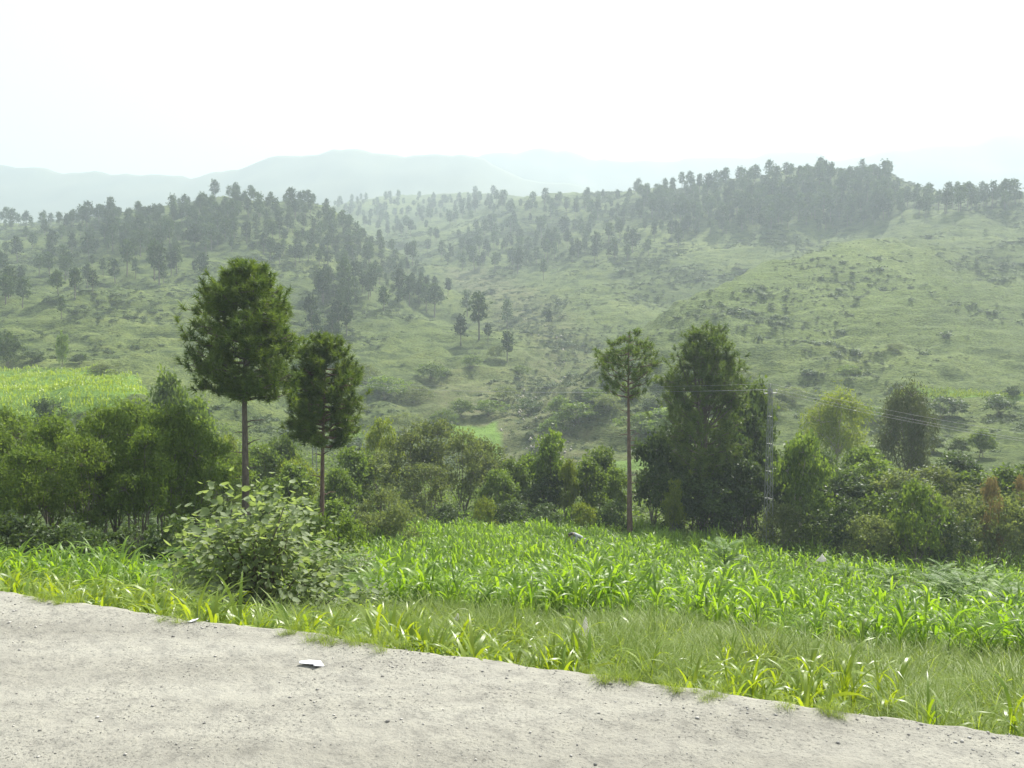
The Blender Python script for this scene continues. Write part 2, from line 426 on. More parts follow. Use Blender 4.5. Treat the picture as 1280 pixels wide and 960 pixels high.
def H(x, y):
    x = np.asarray(x, float); y = np.asarray(y, float)
    z = Hbase(x, y); s = edge_s(x, y)
    far = smooth(70, 130, y)
    fr2 = smooth(125, 210, y)
    dome = np.exp(-((x - DOME[0]) / 85) ** 2 - ((y - DOME[1]) / 60) ** 2)
    z = z + fr2 * (1 - 0.85 * dome) * (fbm(x / 60, y / 60, 3) * 3.5 + (0.3 - np.abs(fbm(x / 38 + 2, y / 38, 4))) * 6.0)
    z = z + smooth(0.3, 4, s) * (fbm(x / 3.1, y / 3.1, 3) * 0.16)
    # cattle terraces that follow the contour
    am = far * np.clip(0.75 + 1.1 * fbm(x / 30 + 4, y / 30, 2), 0.25, 1.0)
    ph = z / 2.7 + 1.1 * fbm(x / 40, y / 40, 3)
    fr = ph - np.floor(ph)
    st = smooth(0.62, 1.0, fr) - fr
    z = z + am * st * 2.7
    z = z + far * (fbm(x / 8, y / 8, 4) * 1.5)
    return z
def H1(x, y): return float(H(np.array([x]), np.array([y]))[0])

ts = np.linspace(-1.25, 1.25, 520)
ys = np.concatenate([np.linspace(-60, 1.5, 14), np.geomspace(3.0, 1400, 580)])
TT, YY = np.meshgrid(ts, ys)
XX = TT * (55 + np.maximum(YY, 0))
ZZ = H(XX, YY)
def grid_faces(r, c):
    i = np.arange(r - 1)[:, None] * c + np.arange(c - 1)[None]
    return np.stack([i, i + 1, i + c + 1, i + c], -1).reshape(-1, 4)
# gully line for bare earth
gl = np.array([P(*p)[:2] for p in [(672,575,108),(680,560,120),(655,505,143),(690,482,150),(706,442,185),(640,374,250),(580,337,310)]])
gl2 = np.array([P(*p)[:2] for p in [(655,500,143),(600,470,152),(560,500,140)]])
def dist_poly(x, y, pl):
    d = np.full(x.shape, 1e9)
    for a, b in zip(pl[:-1], pl[1:]):
        ab = b - a; t = np.clip(((x - a[0]) * ab[0] + (y - a[1]) * ab[1]) / (ab @ ab), 0, 1)
        d = np.minimum(d, np.hypot(x - a[0] - t * ab[0], y - a[1] - t * ab[1]))
    return d
bare = 1.3 * np.exp(-(dist_poly(XX, YY, gl) / 11.0) ** 2) + 0.7 * np.exp(-(dist_poly(XX, YY, gl2) / 14.0) ** 2) + 0.12
sE = edge_s(XX, YY)
bare = np.maximum(bare, 0.8 * (sE < 1.2) * (YY < 30))
def in_poly(x, y, poly):
    inside = np.zeros(x.shape, bool); n = len(poly)
    for i in range(n):
        x1, y1 = poly[i]; x2, y2 = poly[(i + 1) % n]
        if y1 == y2: continue
        inside ^= ((y1 > y) != (y2 > y)) & (x < (x2 - x1) * (y - y1) / (y2 - y1) + x1)
    return inside
def wpoly(pp): return [tuple(P(*p)[:2]) for p in pp]
FIELD_L = wpoly([(-60,503,84),(60,502,84),(150,497,86),(188,488,92),(175,470,110),(100,467,114),(-60,466,114)])
FIELD_R = wpoly([(1120,494,117),(1275,494,117),(1285,489,121),(1115,489,121)])
TERR = [wpoly([(560,552,122),(628,556,118),(622,540,130),(566,540,130)]), wpoly([(405,560,104),(450,556,106),(455,538,118),(410,540,117)]), wpoly([(780,585,98),(850,580,100),(830,566,106),(760,570,104)])]
crop = np.zeros(XX.shape)
for pl, v in ((FIELD_L, 1.0), (FIELD_R, 1.0), (TERR[0], 0.9), (TERR[1], 0.6), (TERR[2], 0.6)):
    crop = np.maximum(crop, v * in_poly(XX, YY, pl))
g_me = mesh('ground', np.stack([XX, YY, ZZ], -1).reshape(-1, 3), [grid_faces(*XX.shape)], M['ground'], True, None, {'bare': np.clip(bare, 0, 1).ravel(), 'crop': crop.ravel(), 'lush': np.clip(np.exp(-((XX - DOME[0]) / 80) ** 2 - ((YY - DOME[1]) / 62) ** 2) * (1 + 0.8 * fbm(XX / 18, YY / 18, 3)), 0, 1).ravel()})
ground = tag(obj('ground', g_me), kind='structure')

# ray from a pixel of the photograph to the ground (used only to read off where a tree stands)
_rd = np.geomspace(5, 1250, 1000)
def hit(px, py, dmin=62):
    px = np.atleast_1d(np.asarray(px, float)); py = np.atleast_1d(np.asarray(py, float))
    f = np.array([0, math.cos(PITCH), -math.sin(PITCH)]); u = np.array([0, math.sin(PITCH), math.cos(PITCH)])
    v = f + (px[:, None] - 640) / F * np.array([1, 0, 0]) + (480 - py[:, None]) / F * u
    rd = _rd[_rd > dmin]
    k = rd[None] / v[:, 1:2]
    X = v[:, :1] * k; Y = np.broadcast_to(rd, X.shape); Z = CAMZ + v[:, 2:] * k
    below = Z < H(X, Y)
    ok = below.any(1); i = below.argmax(1)
    return X[np.arange(len(px)), i], Y[np.arange(len(px)), i], ok

# far mountains
M['mountain'] = simple_mat('far_mountain_slope', (0.05, 0.075, 0.035), (0.11, 0.13, 0.06), 0.012, 0.95, 0)
def mountain(name, sky_pts, D, depth, seed, x0, x1, rough):
    cx = np.array([P(a, b, D) for a, b in sky_pts]); D = cx[0, 1]
    xs = np.linspace(x0, x1, 300); v = np.linspace(-1, 0.6, 60)
    X, Vv = np.meshgrid(xs, v)
    zc = np.interp(X, cx[:, 0], cx[:, 2])
    zc = zc + fbm(xs / 160 + seed, xs * 0 + seed, 4)[None] * rough * 0.35
    prof = np.where(Vv < 0, np.clip(1 + Vv, 0, 1) ** 0.8, 1 - Vv * 0.8)
    Y = D + Vv * depth
    rid = np.abs(fbm(X / 210 + seed, Y / 260 + seed * 2, 5))
    Z = -20 + (zc + 20) * prof - rid * rough * np.abs(Vv) * 1.6
    tag(obj(name, mesh(name, np.stack([X, Y, Z], -1).reshape(-1, 3), [grid_faces(*X.shape)], M['mountain'], True)), kind='structure')
mountain('mountain', [(-900,225),(-300,205),(0,210),(60,211),(100,217),(160,215),(240,221),(290,207),(340,197),(400,190),(450,187),(520,189),(580,199),(640,215),(760,240),(1000,290),(1800,330)], 1050, 480, 3.0, -2400, 2400, 70)
mountain('mountain', [(-900,240),(0,250),(300,250),(500,215),(560,200),(620,188),(700,190),(800,203),(870,198),(930,190),(1000,195),(1060,197),(1130,184),(1200,180),(1280,165),(1500,165),(2200,200)], 1290, 520, 8.0, -3000, 3000, 90)

# ------------------------------------------------------------------ road
a = np.concatenate([np.linspace(-40, -8, 60), np.linspace(-7.9, 12, 420), np.linspace(12.2, 40, 50)])
b = np.concatenate([[0.10, 0.06, 0.0], -np.geomspace(0.04, 9.0, 70)])
AA, BB = np.meshgrid(a, b)
jag = fbm(AA * 0.9, AA * 0 + 3, 6, 0.72) * 0.065
und = fbm(AA / 2.2, BB / 2.2 + 9, 4) * 0.014 + fbm(AA * 4, BB * 4, 2) * 0.006
wt = np.clip(1 + BB / 3.0, 0, 1)
RX = EDGE_A[0] + AA * EDGE_T[0] + (BB + jag * wt) * EDGE_N[0]
RY = EDGE_A[1] + AA * EDGE_T[1] + (BB + jag * wt) * EDGE_N[1]
RZ = und - 0.018 * np.exp(BB / 0.05)
RZ[0] = -0.6; RZ[1] = -0.16 + 0.05 * fbm(AA[1] * 3, AA[1] * 0, 3)
tag(obj('road', mesh('road', np.stack([RX, RY, RZ], -1).reshape(-1, 3), [grid_faces(*AA.shape)[:, ::-1]], M['road'], True)), kind='structure')
def road_z(x, y):
    aa = (x - EDGE_A[0]) * EDGE_T[0] + (y - EDGE_A[1]) * EDGE_T[1]; bb = edge_s(x, y)
    return fbm(aa / 2.2, bb / 2.2 + 9, 4) * 0.014 + fbm(aa * 4, bb * 4, 2) * 0.006 - 0.018 * np.exp(np.minimum(bb, 0) / 0.05)
# loose gravel on it
octa = np.array([[1,0,0],[0,1,0],[-1,0,0],[0,-1,0],[0,0,1],[0,0,-1]], float)
octf = np.array([[0,1,4],[1,2,4],[2,3,4],[3,0,4],[1,0,5],[2,1,5],[3,2,5],[0,3,5]])
M['gravel'] = leaf_mat('gravel_stone', (0.17, 0.165, 0.15), (0.46, 0.44, 0.40), 0.0, None, 0.9, 0.2, 0)
n = 42000
ga = rng.uniform(-8, 10, n); gb = -np.where(rng.random(n) < 0.22, np.abs(rng.normal(0, 0.22, n)), np.abs(rng.gamma(1.6, 1.5, n))) - 0.01
gx = EDGE_A[0] + ga * EDGE_T[0] + gb * EDGE_N[0]; gy = EDGE_A[1] + ga * EDGE_T[1] + gb * EDGE_N[1]
keep = (gy > 1.5) & (fbm(gx * 0.9, gy * 0.9, 3) + rng.normal(0, 0.35, n) > -0.05); gx, gy = gx[keep], gy[keep]; n = len(gx)
gs = np.clip(rng.lognormal(-5.75, 0.5, n), 0.0014, 0.016)
sc3 = gs[:, None] * rng.uniform(0.6, 1.3, (n, 3)) * np.array([1, 1, 0.65])
V = octa[None] * sc3[:, None, :] * rng.uniform(0.75, 1.25, (n, 6, 1))
an = rng.random(n) * 6.28; ca, sa = np.cos(an)[:, None], np.sin(an)[:, None]
V = np.stack([V[..., 0] * ca - V[..., 1] * sa, V[..., 0] * sa + V[..., 1] * ca, V[..., 2]], -1) + np.stack([gx, gy, road_z(gx, gy) + gs * 0.3], -1)[:, None]
mb = MB(); mb.add(V.reshape(-1, 3), (np.arange(n)[:, None, None] * 6 + octf[None]).reshape(-1, 3), None, np.repeat(rng.random(n), 6))
tag(obj('gravel', mb.mesh('gravel', M['gravel'])), 'loose grey gravel strewn over the dusty concrete road', 'gravel', kind='stuff')

# ------------------------------------------------------------------ tree makers
def branch_path(a, b, sag=0.0, wob=0.05, n=5, r=None):
    r = r or rng
    t = np.linspace(0, 1, n)[:, None]; a = np.asarray(a, float); b = np.asarray(b, float)
    L = np.linalg.norm(b - a)
    p = a + (b - a) * t; p[:, 2] += sag * L * (4 * t * (1 - t))[:, 0]
    p[1:-1] += r.normal(0, wob * L / 3, (n - 2, 3)); return p

def thing(name, label, cat, group=None, loc=(0, 0, 0)):
    e = bpy.data.objects.new(name, None); e.empty_display_size = 0.3
    COL.objects.link(e); e.location = loc
    return tag(e, label, cat, group)

def near_pine(seed, Hh, cb, R, prof, tufts, needle=0.26, nn=46, bark='bark', stubs=6, leaders=0, tr=0.16, lean=(0, 0), upb=0.5):
    """chir pine: straight trunk, whorled up-curving branches, brush-like needle tufts. Returns trunk mesh, crown mesh"""
    r = np.random.default_rng(seed)
    tb = MB(); cb_ = MB()
    nz_ = 14
    tz = np.linspace(0, Hh * 0.97, nz_)
    bend = np.stack([np.cumsum(r.normal(0, 0.02, nz_)) + lean[0] * (tz / Hh) ** 2, np.cumsum(r.normal(0, 0.02, nz_)) + lean[1] * (tz / Hh) ** 2], -1); bend -= bend[0]
    tp = np.column_stack([bend, tz])
    trad = tr * (1 - 0.86 * (tz / Hh) ** 0.9); trad[0] *= 1.25
    tube(tb, tp, trad, 10)
    axis_at = lambda z: np.array([np.interp(z, tz, tp[:, 0]), np.interp(z, tz, tp[:, 1]), z])
    for k in range(stubs):
        z = r.uniform(0.3, 0.98) * cb; an = r.uniform(0, 6.28)
        c = axis_at(z); L = r.uniform(0.25, 0.8)
        tube(tb, branch_path(c, c + np.array([math.cos(an) * L, math.sin(an) * L, L * r.uniform(-0.1, 0.5)]), 0.05, 0.1, 4, r), np.linspace(0.035, 0.012, 4), 5)
    C, D = [], []
    nb = int(tufts ** 0.5 * 2.3)
    for k in range(nb):
        f = (k + r.random()) / nb
        z = cb + (Hh - cb) * f * 0.97
        rad = R * prof(f) * r.uniform(0.72, 1.08)
        an = k * 2.4 + r.normal(0, 0.3)
        c = axis_at(z)
        rise = rad * (upb * 0.55 + 0.5 * f) * r.uniform(0.7, 1.2)
        e = c + np.array([math.cos(an) * rad, math.sin(an) * rad, rise])
        e[2] = min(e[2], Hh - (Hh - cb) * 0.44 * (rad / R) ** 1.4)
        path = branch_path(c, e, -0.06, 0.10, 5, r)
        tube(tb, path, np.linspace(0.05 * (1 - f) + 0.022, 0.012, 5), 5)
        m = max(3, int(tufts / nb * (0.45 + 1.1 * prof(f))))
        for j in range(m):
            u = r.uniform(0.38, 1.0) if j else 1.0
            q = np.array([np.interp(u, np.linspace(0, 1, 5), path[:, i]) for i in range(3)])
            off = r.normal(0, 1, 3) * np.array([1, 1, 0.9]); off = off / np.linalg.norm(off) * (0.25 * R + 0.75 * rad) * r.uniform(0.08, 0.42) * (0.4 + u * 0.6)
            off[2] = abs(off[2]) * r.uniform(-0.6, 1)
            t_ = q + off
            if u < 1 and r.random() < 0.6: tube(tb, np.array([q, q + off * 0.55 + [0, 0, -0.02], t_]), [0.016, 0.012, 0.008], 4, cap=False)
            d = unit(unit(off + (e - c) * 0.3) * 0.6 + np.array([0, 0, 0.95]) + r.normal(0, 0.15, 3))
            C.append(t_); D.append(d)
    for k in range(leaders):
        an = r.uniform(0, 6.28); rr = R * r.uniform(0.15, 0.8)
        z0 = cb + (Hh - cb) * r.uniform(0.3, 0.6); c = axis_at(z0)
        e = np.array([c[0] + math.cos(an) * rr, c[1] + math.sin(an) * rr, Hh * (1.0 - 0.42 * (rr / R) ** 1.3) + r.normal(0, 0.2)])
        path = branch_path(c, e, -0.12, 0.08, 6, r); tube(tb, path, np.linspace(0.06, 0.015, 6), 5)
        for u in (0.55, 0.68, 0.78, 0.87, 0.94, 1.0):
            q = np.array([np.interp(u, np.linspace(0, 1, 6), path[:, i]) for i in range(3)])
            C.append(q); D.append(unit(np.array([0, 0, 1.0]) + r.normal(0, 0.1, 3)))
    C.append(tp[-1]); D.append(np.array([0, 0, 1.0]))
    C = np.array(C); D = np.array(D); n = len(C)
    # needles: thin triangles leaving a short shoot, fanned forward
    d = np.repeat(D, nn, 0); base = np.repeat(C, nn, 0) + d * (r.random(n * nn) * needle * 0.9 - needle * 0.45)[:, None]
    dirn = unit(d * r.uniform(0.15, 1.0, (n * nn, 1)) + rdir(n * nn, r) * 0.75 )
    L = needle * r.uniform(0.7, 1.15, n * nn)[:, None]
    s = unit(np.cross(dirn, rdir(n * nn, r))) * (needle * 0.052)
    tip = base + dirn * L; tip[:, 2] -= L[:, 0] * 0.12
    V = np.stack([base - s, base + s, tip], 1).reshape(-1, 3)
    tint = np.clip(np.repeat(r.random(n) * 0.7, nn) + r.random(n * nn) * 0.3, 0, 1)
    cb_.add(V, np.arange(n * nn * 3).reshape(-1, 3), None, np.repeat(tint, 3))
    return tb.mesh('pine_trunk', M[bark], True), cb_.mesh('pine_crown', M['pine'])

def hill_pine(seed, lean_=0.0, egg=1.0):
    """distant pine of unit height"""
    r = np.random.default_rng(seed); tb = MB(); cb_ = MB()
    c0 = r.uniform(0.24, 0.42)
    b = r.normal(0, 0.02, 2)
    tube(tb, [[0, 0, -0.03], [b[0] * 0.4, b[1] * 0.4, 0.3], [b[0], b[1], 0.65], [b[0] * 0.8, b[1] * 0.8, 0.93]], [0.019, 0.016, 0.011, 0.004], 5, cap=False)
    R = r.uniform(0.20, 0.29)
    cl = []
    nb = int(22 * egg) + 8
    for k in range(nb):
        f = (k + r.random()) / nb
        pr = (math.sin(math.pi * min(1, f * 0.80 + 0.20)) ** 0.65) * R * r.uniform(0.55, 1.12)
        an = k * 2.4 + r.normal(0, 0.4)
        cc = np.array([math.cos(an) * pr * 0.7 + b[0], math.sin(an) * pr * 0.7 + b[1], c0 + (0.95 - c0) * f + r.normal(0, 0.02)])
        cl.append(cc)
        if k % 3 == 0 and f < 0.7: tube(tb, [[b[0] * cc[2], b[1] * cc[2], cc[2] - 0.06], cc], [0.008, 0.004], 4, cap=False)
    cl = np.array(cl); m = 14
    C = np.repeat(cl, m, 0) + r.normal(0, 1, (len(cl) * m, 3)) * np.array([0.05, 0.05, 0.034])
    ax = unit(r.normal(0, 1, C.shape) + np.array([0, 0, 0.9]))
    leaf_quads(cb_, C, ax, r.uniform(0.06, 0.11, len(C)), r.uniform(0.035, 0.065, len(C)), np.clip(r.random(len(C)) * 0.6 + np.repeat(r.random(len(cl)) * 0.4, m), 0, 1), 0.2, r)
    return tb, cb_

def leafy(seed, leafmat, barkmat, nl=6, nleaf=7000, L=0.16, W=0.07, cbase=0.25, Rx=0.42, stems=1, droop=0.0, clump=0.055, flat=0.75, top=1.0, trad=0.022, clumps=16, up=0.4, hscale=6.0):
    """broad-leaved tree or shrub of unit height (hscale = height in metres the leaf size is meant for)"""
    r = np.random.default_rng(seed); tb = MB(); cb_ = MB()
    L, W = L / hscale, W / hscale
    lob = []
    for k in range(nl):
        f = (k + 0.5) / nl
        z = cbase + (top - cbase) * (0.18 + 0.68 * f) + r.normal(0, 0.03)
        an = k * 2.4 + r.normal(0, 0.5); sp = Rx * (0.75 if k < nl - 1 else 0.15) * math.sin(math.pi * min(0.95, 0.25 + 0.65 * f)) * r.uniform(0.6, 1.1)
        rad = Rx * r.uniform(0.40, 0.62)
        z = min(z, top - rad * flat * 0.8)
        lob.append((np.array([math.cos(an) * sp, math.sin(an) * sp, z]), rad))
    base = [np.array([r.normal(0, 0.03) * (stems > 1) * 2, r.normal(0, 0.03) * (stems > 1) * 2, -0.04]) for _ in range(stems)]
    forks = []
    for b in base:
        fk = b + np.array([r.normal(0, 0.03), r.normal(0, 0.03), cbase * r.uniform(0.7, 1.0) + 0.05])
        tube(tb, branch_path(b, fk, 0, 0.06, 4, r), np.linspace(trad, trad * 0.75, 4), 7, cap=False); forks.append(fk)
    CC = []; TT_ = []
    for k, (c, rad) in enumerate(lob):
        fk = forks[k % len(forks)]
        tube(tb, branch_path(fk, c, 0.04, 0.12, 5, r), np.linspace(trad * 0.65, trad * 0.2, 5), 5, cap=False)
        nc = clumps
        d = rdir(nc, r); d[:, 2] = np.where(d[:, 2] < -0.35, -d[:, 2], d[:, 2])
        cp = c + d * rad * (r.uniform(0.45, 1.05, nc)[:, None]) * np.array([1, 1, flat])
        for q in cp[: nc // 2 + 1]:
            tube(tb, branch_path(c, q, 0.0, 0.12, 3, r), [trad * 0.2, trad * 0.14, trad * 0.07], 4, cap=False)
        per = max(4, nleaf // (nl * nc))
        pts = np.repeat(cp, per, 0) + r.normal(0, 1, (nc * per, 3)) * clump * np.array([1.15, 1.15, 0.75]) * r.uniform(0.6, 1.3, (nc, 1)).repeat(per, 0)
        if droop: pts[:, 2] -= np.abs(r.normal(0, droop, len(pts)))
        CC.append(pts); TT_.append(np.clip(np.repeat(r.random(nc) * 0.4, per) + r.random(nc * per) * 0.6, 0, 1))
    C = np.concatenate(CC); T = np.concatenate(TT_)
    C[:, 2] = np.maximum(C[:, 2], 0.03)
    ax = r.normal(0, 1, C.shape); ax[:, 2] = ax[:, 2] * 0.6 - (0.9 if droop else 0.1)
    leaf_quads(cb_, C, ax, r.uniform(0.65, 1.3, len(C)) * L, r.uniform(0.65, 1.3, len(C)) * W, T, up, r)
    return tb.mesh('trunk', M[barkmat], True), cb_.mesh('crown', M[leafmat])

def place(name, parts, x, y, height, width=None, rot=None, label=None, cat='tree', group=None, sink=0.05, unit_h=True, z=None):
    """parts: [(part name, mesh)] ; a new thing with copies that share the mesh data"""
    z = H1(x, y) if z is None else z
    t = thing(name, label, cat, group, (x, y, z - sink))
    if unit_h:
        w = width if width is not None else height
        t.scale = (w, w, height)
    t.rotation_euler = (0, 0, rng.uniform(0, 6.28) if rot is None else rot)
    for pn, me in parts: obj(pn, me, t)
    return t

def scatter(name, label, cat, pts, scale, rz, idx, layers):
    """uncountable cover: copies of real objects of the scene set on points; layers = lists of source objects"""
    me = bpy.data.meshes.new(name); n = len(pts)
    me.vertices.add(n); me.vertices.foreach_set('co', np.asarray(pts, np.float32).ravel())
    me.attributes.new('sc', 'FLOAT_VECTOR', 'POINT').data.foreach_set('vector', np.asarray(scale, np.float32).ravel())
    me.attributes.new('rz', 'FLOAT_VECTOR', 'POINT').data.foreach_set('vector', np.column_stack([np.zeros((n, 2)), rz]).astype(np.float32).ravel())
    me.attributes.new('vi', 'INT', 'POINT').data.foreach_set('value', np.asarray(idx, np.int32))
    me.update()
    ng = bpy.data.node_groups.new(name, 'GeometryNodeTree')
    ng.interface.new_socket('Geometry', in_out='INPUT', socket_type='NodeSocketGeometry')
    ng.interface.new_socket('Geometry', in_out='OUTPUT', socket_type='NodeSocketGeometry')
    gi = ng.nodes.new('NodeGroupInput'); go = ng.nodes.new('NodeGroupOutput'); L = ng.links.new
    def named(nm, ty):
        a = ng.nodes.new('GeometryNodeInputNamedAttribute'); a.data_type = ty; a.inputs['Name'].default_value = nm
        return [o_ for o_ in a.outputs if o_.enabled and o_.name == 'Attribute'][0]
    e2r = ng.nodes.new('FunctionNodeEulerToRotation'); L(named('rz', 'FLOAT_VECTOR'), e2r.inputs[0])
    sc_, vi_ = named('sc', 'FLOAT_VECTOR'), named('vi', 'INT')
    jo = ng.nodes.new('GeometryNodeJoinGeometry')
    for srcs in layers:
        js = ng.nodes.new('GeometryNodeJoinGeometry')
        for so in srcs:
            oi = ng.nodes.new('GeometryNodeObjectInfo'); oi.transform_space = 'ORIGINAL'; oi.inputs['Object'].default_value = so; oi.inputs['As Instance'].default_value = True
            L(oi.outputs['Geometry'], js.inputs[0])
        ip = ng.nodes.new('GeometryNodeInstanceOnPoints'); ip.inputs['Pick Instance'].default_value = True
        L(gi.outputs[0], ip.inputs['Points']); L(js.outputs[0], ip.inputs['Instance']); L(vi_, ip.inputs['Instance Index']); L(e2r.outputs[0], ip.inputs['Rotation']); L(sc_, ip.inputs['Scale'])
        L(ip.outputs[0], jo.inputs[0])
    L(jo.outputs[0], go.inputs[0])
    o = obj(name, me); o.modifiers.new('scatter', 'NODES').node_group = ng
    return tag(o, label, cat, kind='stuff')

# ------------------------------------------------------------------ four tall pines by the field
egg = lambda f: (math.sin(math.pi * (0.13 + 0.87 * f)) ** 0.7) * (1.0 if f > 0.12 else 0.8)
def stand(px, d, top): # world x, y and height so that the crown top reaches that line of sight
    p = P(px, top, d); return p[0], p[1], p[2] - H1(p[0], p[1])
x, y, h = stand(300, 32, 322)
tm, cm = near_pine(21, h, h * 0.55, 2.2, lambda f: (math.sin(math.pi * (0.30 + 0.66 * f)) ** 0.8), 1050, 0.32, 46, 'bark', 9, 0, 0.19, (0.25, 0), 0.25)
place('pine_tree', [('trunk', tm), ('crown', cm)], x, y, h, None, 0.0, 'tall pine with broad rounded crown and long bare trunk behind the leafy roadside bush', unit_h=False)
x, y, h = stand(398, 35, 414)
tm, cm = near_pine(34, h, h * 0.52, 1.75, lambda f: (math.sin(math.pi * (0.28 + 0.68 * f)) ** 0.85), 700, 0.32, 46, 'barkred', 6, 0, 0.14, (0.3, 0), 0.25)
place('pine_tree', [('trunk', tm), ('crown', cm)], x, y, h, None, 0.4, 'smaller dark pine with reddish trunk beside the taller round crowned pine', unit_h=False)
x, y, h = stand(789, 54, 410)
tm, cm = near_pine(47, h, h * 0.66, 2.2, lambda f: (math.sin(math.pi * (0.12 + 0.82 * f)) ** 0.6), 200, 0.38, 40, 'barkred', 18, 0, 0.21, (0, 0), 0.6)
place('pine_tree', [('trunk', tm), ('crown', cm)], x, y, h, None, 1.0, 'slender pine with thin crown, tall bare red trunk and broken branch stubs', unit_h=False)
x, y, h = stand(882, 56, 396)
tm, cm = near_pine(58, h, h * 0.24, 3.3, lambda f: (math.sin(math.pi * (0.30 + 0.62 * f)) ** 0.8), 900, 0.40, 40, 'bark', 4, 44, 0.24, (0, 0), 0.9)
place('pine_tree', [('trunk', tm), ('crown', cm)], x, y, h, None, 2.0, 'wide bushy pine with many upright leaders beside the lattice power pole', unit_h=False)

# ------------------------------------------------------------------ pines over the hills
polys = {
 'A': ([(205,268),(270,246),(345,244),(395,256),(440,290),(480,330),(440,348),(400,335),(340,335),(320,310),(250,325),(180,325),(110,312),(150,290)], 225, (5.5, 8.5), 'pine in the dense wood on the rounded knoll above the grassy left slope'),
 'B': ([(0,274),(100,270),(205,272),(205,288),(100,288),(0,290)], 55, (5.5, 8), 'pine along the far crest left of the wooded knoll'),
 'C': ([(0,300),(110,312),(180,325),(250,332),(250,350),(100,372),(0,372)], 26, (5, 8), 'scattered pine on the open terraced slope below the wooded knoll'),
 'D': ([(400,292),(470,302),(520,335),(548,362),(530,388),(500,392),(470,372),(430,402),(400,385),(385,355),(440,350)], 95, (4.5, 7.2), 'pine straggling down the spur left of the stony gully'),
 'D2': ([(385,405),(445,405),(447,428),(392,430)], 14, (5, 6.5), 'slim pine in the tight clump half way down the spur'),
 'E': ([(410,254),(620,246),(640,266),(560,284),(490,302),(440,278)], 175, (6, 9.5), 'small pale pine on the hazy ridge at the head of the gully'),
 'F': ([(640,260),(780,246),(860,246),(870,300),(820,322),(740,332),(640,337),(580,347),(540,332),(530,304),(600,284)], 190, (6, 9.5), 'pine in the wood across the slope right of the gully'),
 'G': ([(780,246),(900,234),(1000,222),(1110,222),(1140,258),(1130,275),(1040,293),(960,288),(870,300)], 265, (6.5, 10.5), 'pine in the wood along the ridge behind the bare domed hill'),
 'H': ([(1140,256),(1280,248),(1280,262),(1200,266),(1140,277)], 60, (6, 9), 'pine along the crest of the grassy shoulder beyond the domed hill'),
}
cand = []
for key, (pl, n, hr, lab) in polys.items():
    xs_ = [p[0] for p in pl]; ys_ = [p[1] for p in pl]; got = 0
    qx = rng.uniform(min(xs_), max(xs_), n * 14); qy = rng.uniform(min(ys_), max(ys_), n * 14)
    k = in_poly(qx, qy, pl); qx, qy = qx[k][:n * 2], qy[k][:n * 2]
    X, Y, ok = hit(qx, qy, 110)
    for x, y, o in zip(X, Y, ok):
        if not o or got >= n: continue
        if any((x - c[0]) ** 2 + (y - c[1]) ** 2 < 10.0 for c in cand): continue
        cand.append((x, y, rng.uniform(*hr) * rng.choice([0.85, 1.12, 1.38]), key)); got += 1
manual = [(25,322,17),(8,322,17),(33,301,17),(40,312,19),(56,295,19),(77,299,17),(120,279,17),(145,279,14),(133,286,17),(161,286,24),(92,282,18),(101,301,17),(28,275,15),(13,273,10),(41,271,12),(52,275,15),(66,271,9),
 (80,337,26),(49,346,25),(62,350,30),(73,372,32),(28,385,36),(26,357,22),(7,380,36),(11,372,38),(77,402,28),(94,380,34),(116,369,26),(129,346,22),(144,354,28),(159,350,40),(193,354,47),(199,359,50),(214,346,30),(221,346,34),(255,354,34),(112,326,32),(90,320,26)]
single = [(679,350,24,'lone round pine standing apart on the open slope right of the gully'),(533,391,34,'dark pine at the spur edge, one of a close pair above the gully'),(543,395,38,'dark pine at the spur edge, one of a close pair above the gully'),(599,425,53,None),(584,395,30,None),(634,410,34,None),(576,433,36,'dark squat pine low on the spur beside the gully'),(610,433,23,None),(634,455,38,None),(499,376,38,None),(512,384,34,None),(480,391,30,None),(404,380,41,None),(430,369,41,None),(516,335,30,None),(647,342,30,None),(593,339,28,None),(686,417,22,None),(403,377,36,None),(412,362,26,None),(560,372,22,None)]
def add_px(lst, key):
    X, Y, ok = hit([m[0] for m in lst], [m[1] for m in lst], 100)
    for m, x, y, o in zip(lst, X, Y, ok):
        if o: cand.append((x, y, m[2] / F * y * 1.05, key if len(m) < 4 else ('S', m[3])))
add_px(manual, 'C'); add_px(single, 'S')
hp = []
for k in range(7):
    tb, cb_ = hill_pine(100 + k, 0, [1.0, 1.15, 0.9, 1.3, 0.8, 1.0, 1.2][k]); hp.append((tb, cb_))
hpm = [(t.mesh('hill_pine_trunk', M['barkgrey'], True), c.mesh('hill_pine_crown', M['hillpine'])) for t, c in hp]
cand.sort(key=lambda c: -c[2] / c[1] - (9 if not isinstance(c[3], str) else 0))
zz = H(np.array([c[0] for c in cand]), np.array([c[1] for c in cand]))
wood = []; src = {}
for i, (x, y, h, key) in enumerate(cand):
    v = int(rng.integers(7)); w = h * rng.uniform(0.85, 1.2); ro = rng.uniform(0, 6.28)
    if i < 300:
        if isinstance(key, tuple) and key[1]: lab = key[1]; grp = 'pair of pines at the spur edge' if 'pair' in lab else None
        elif isinstance(key, tuple) or key == 'S': lab = 'single pine on the scrubby ground beside the gully'; grp = 'pines beside the gully'
        else: lab = polys[key][3]; grp = 'hill pines, ' + {'A':'knoll','B':'left crest','C':'open left slope','D':'spur','D2':'spur clump','E':'gully head','F':'right slope','G':'ridge','H':'shoulder'}[key]
        t = place('pine_tree', [('trunk', hpm[v][0]), ('crown', hpm[v][1])], x, y, h, w, ro, lab, 'tree', grp, 0.1, z=float(zz[i]))
        src[v] = t.children
    else: wood.append((x, y, zz[i] - 0.1, w, h, ro, v))
wood = np.array(wood)
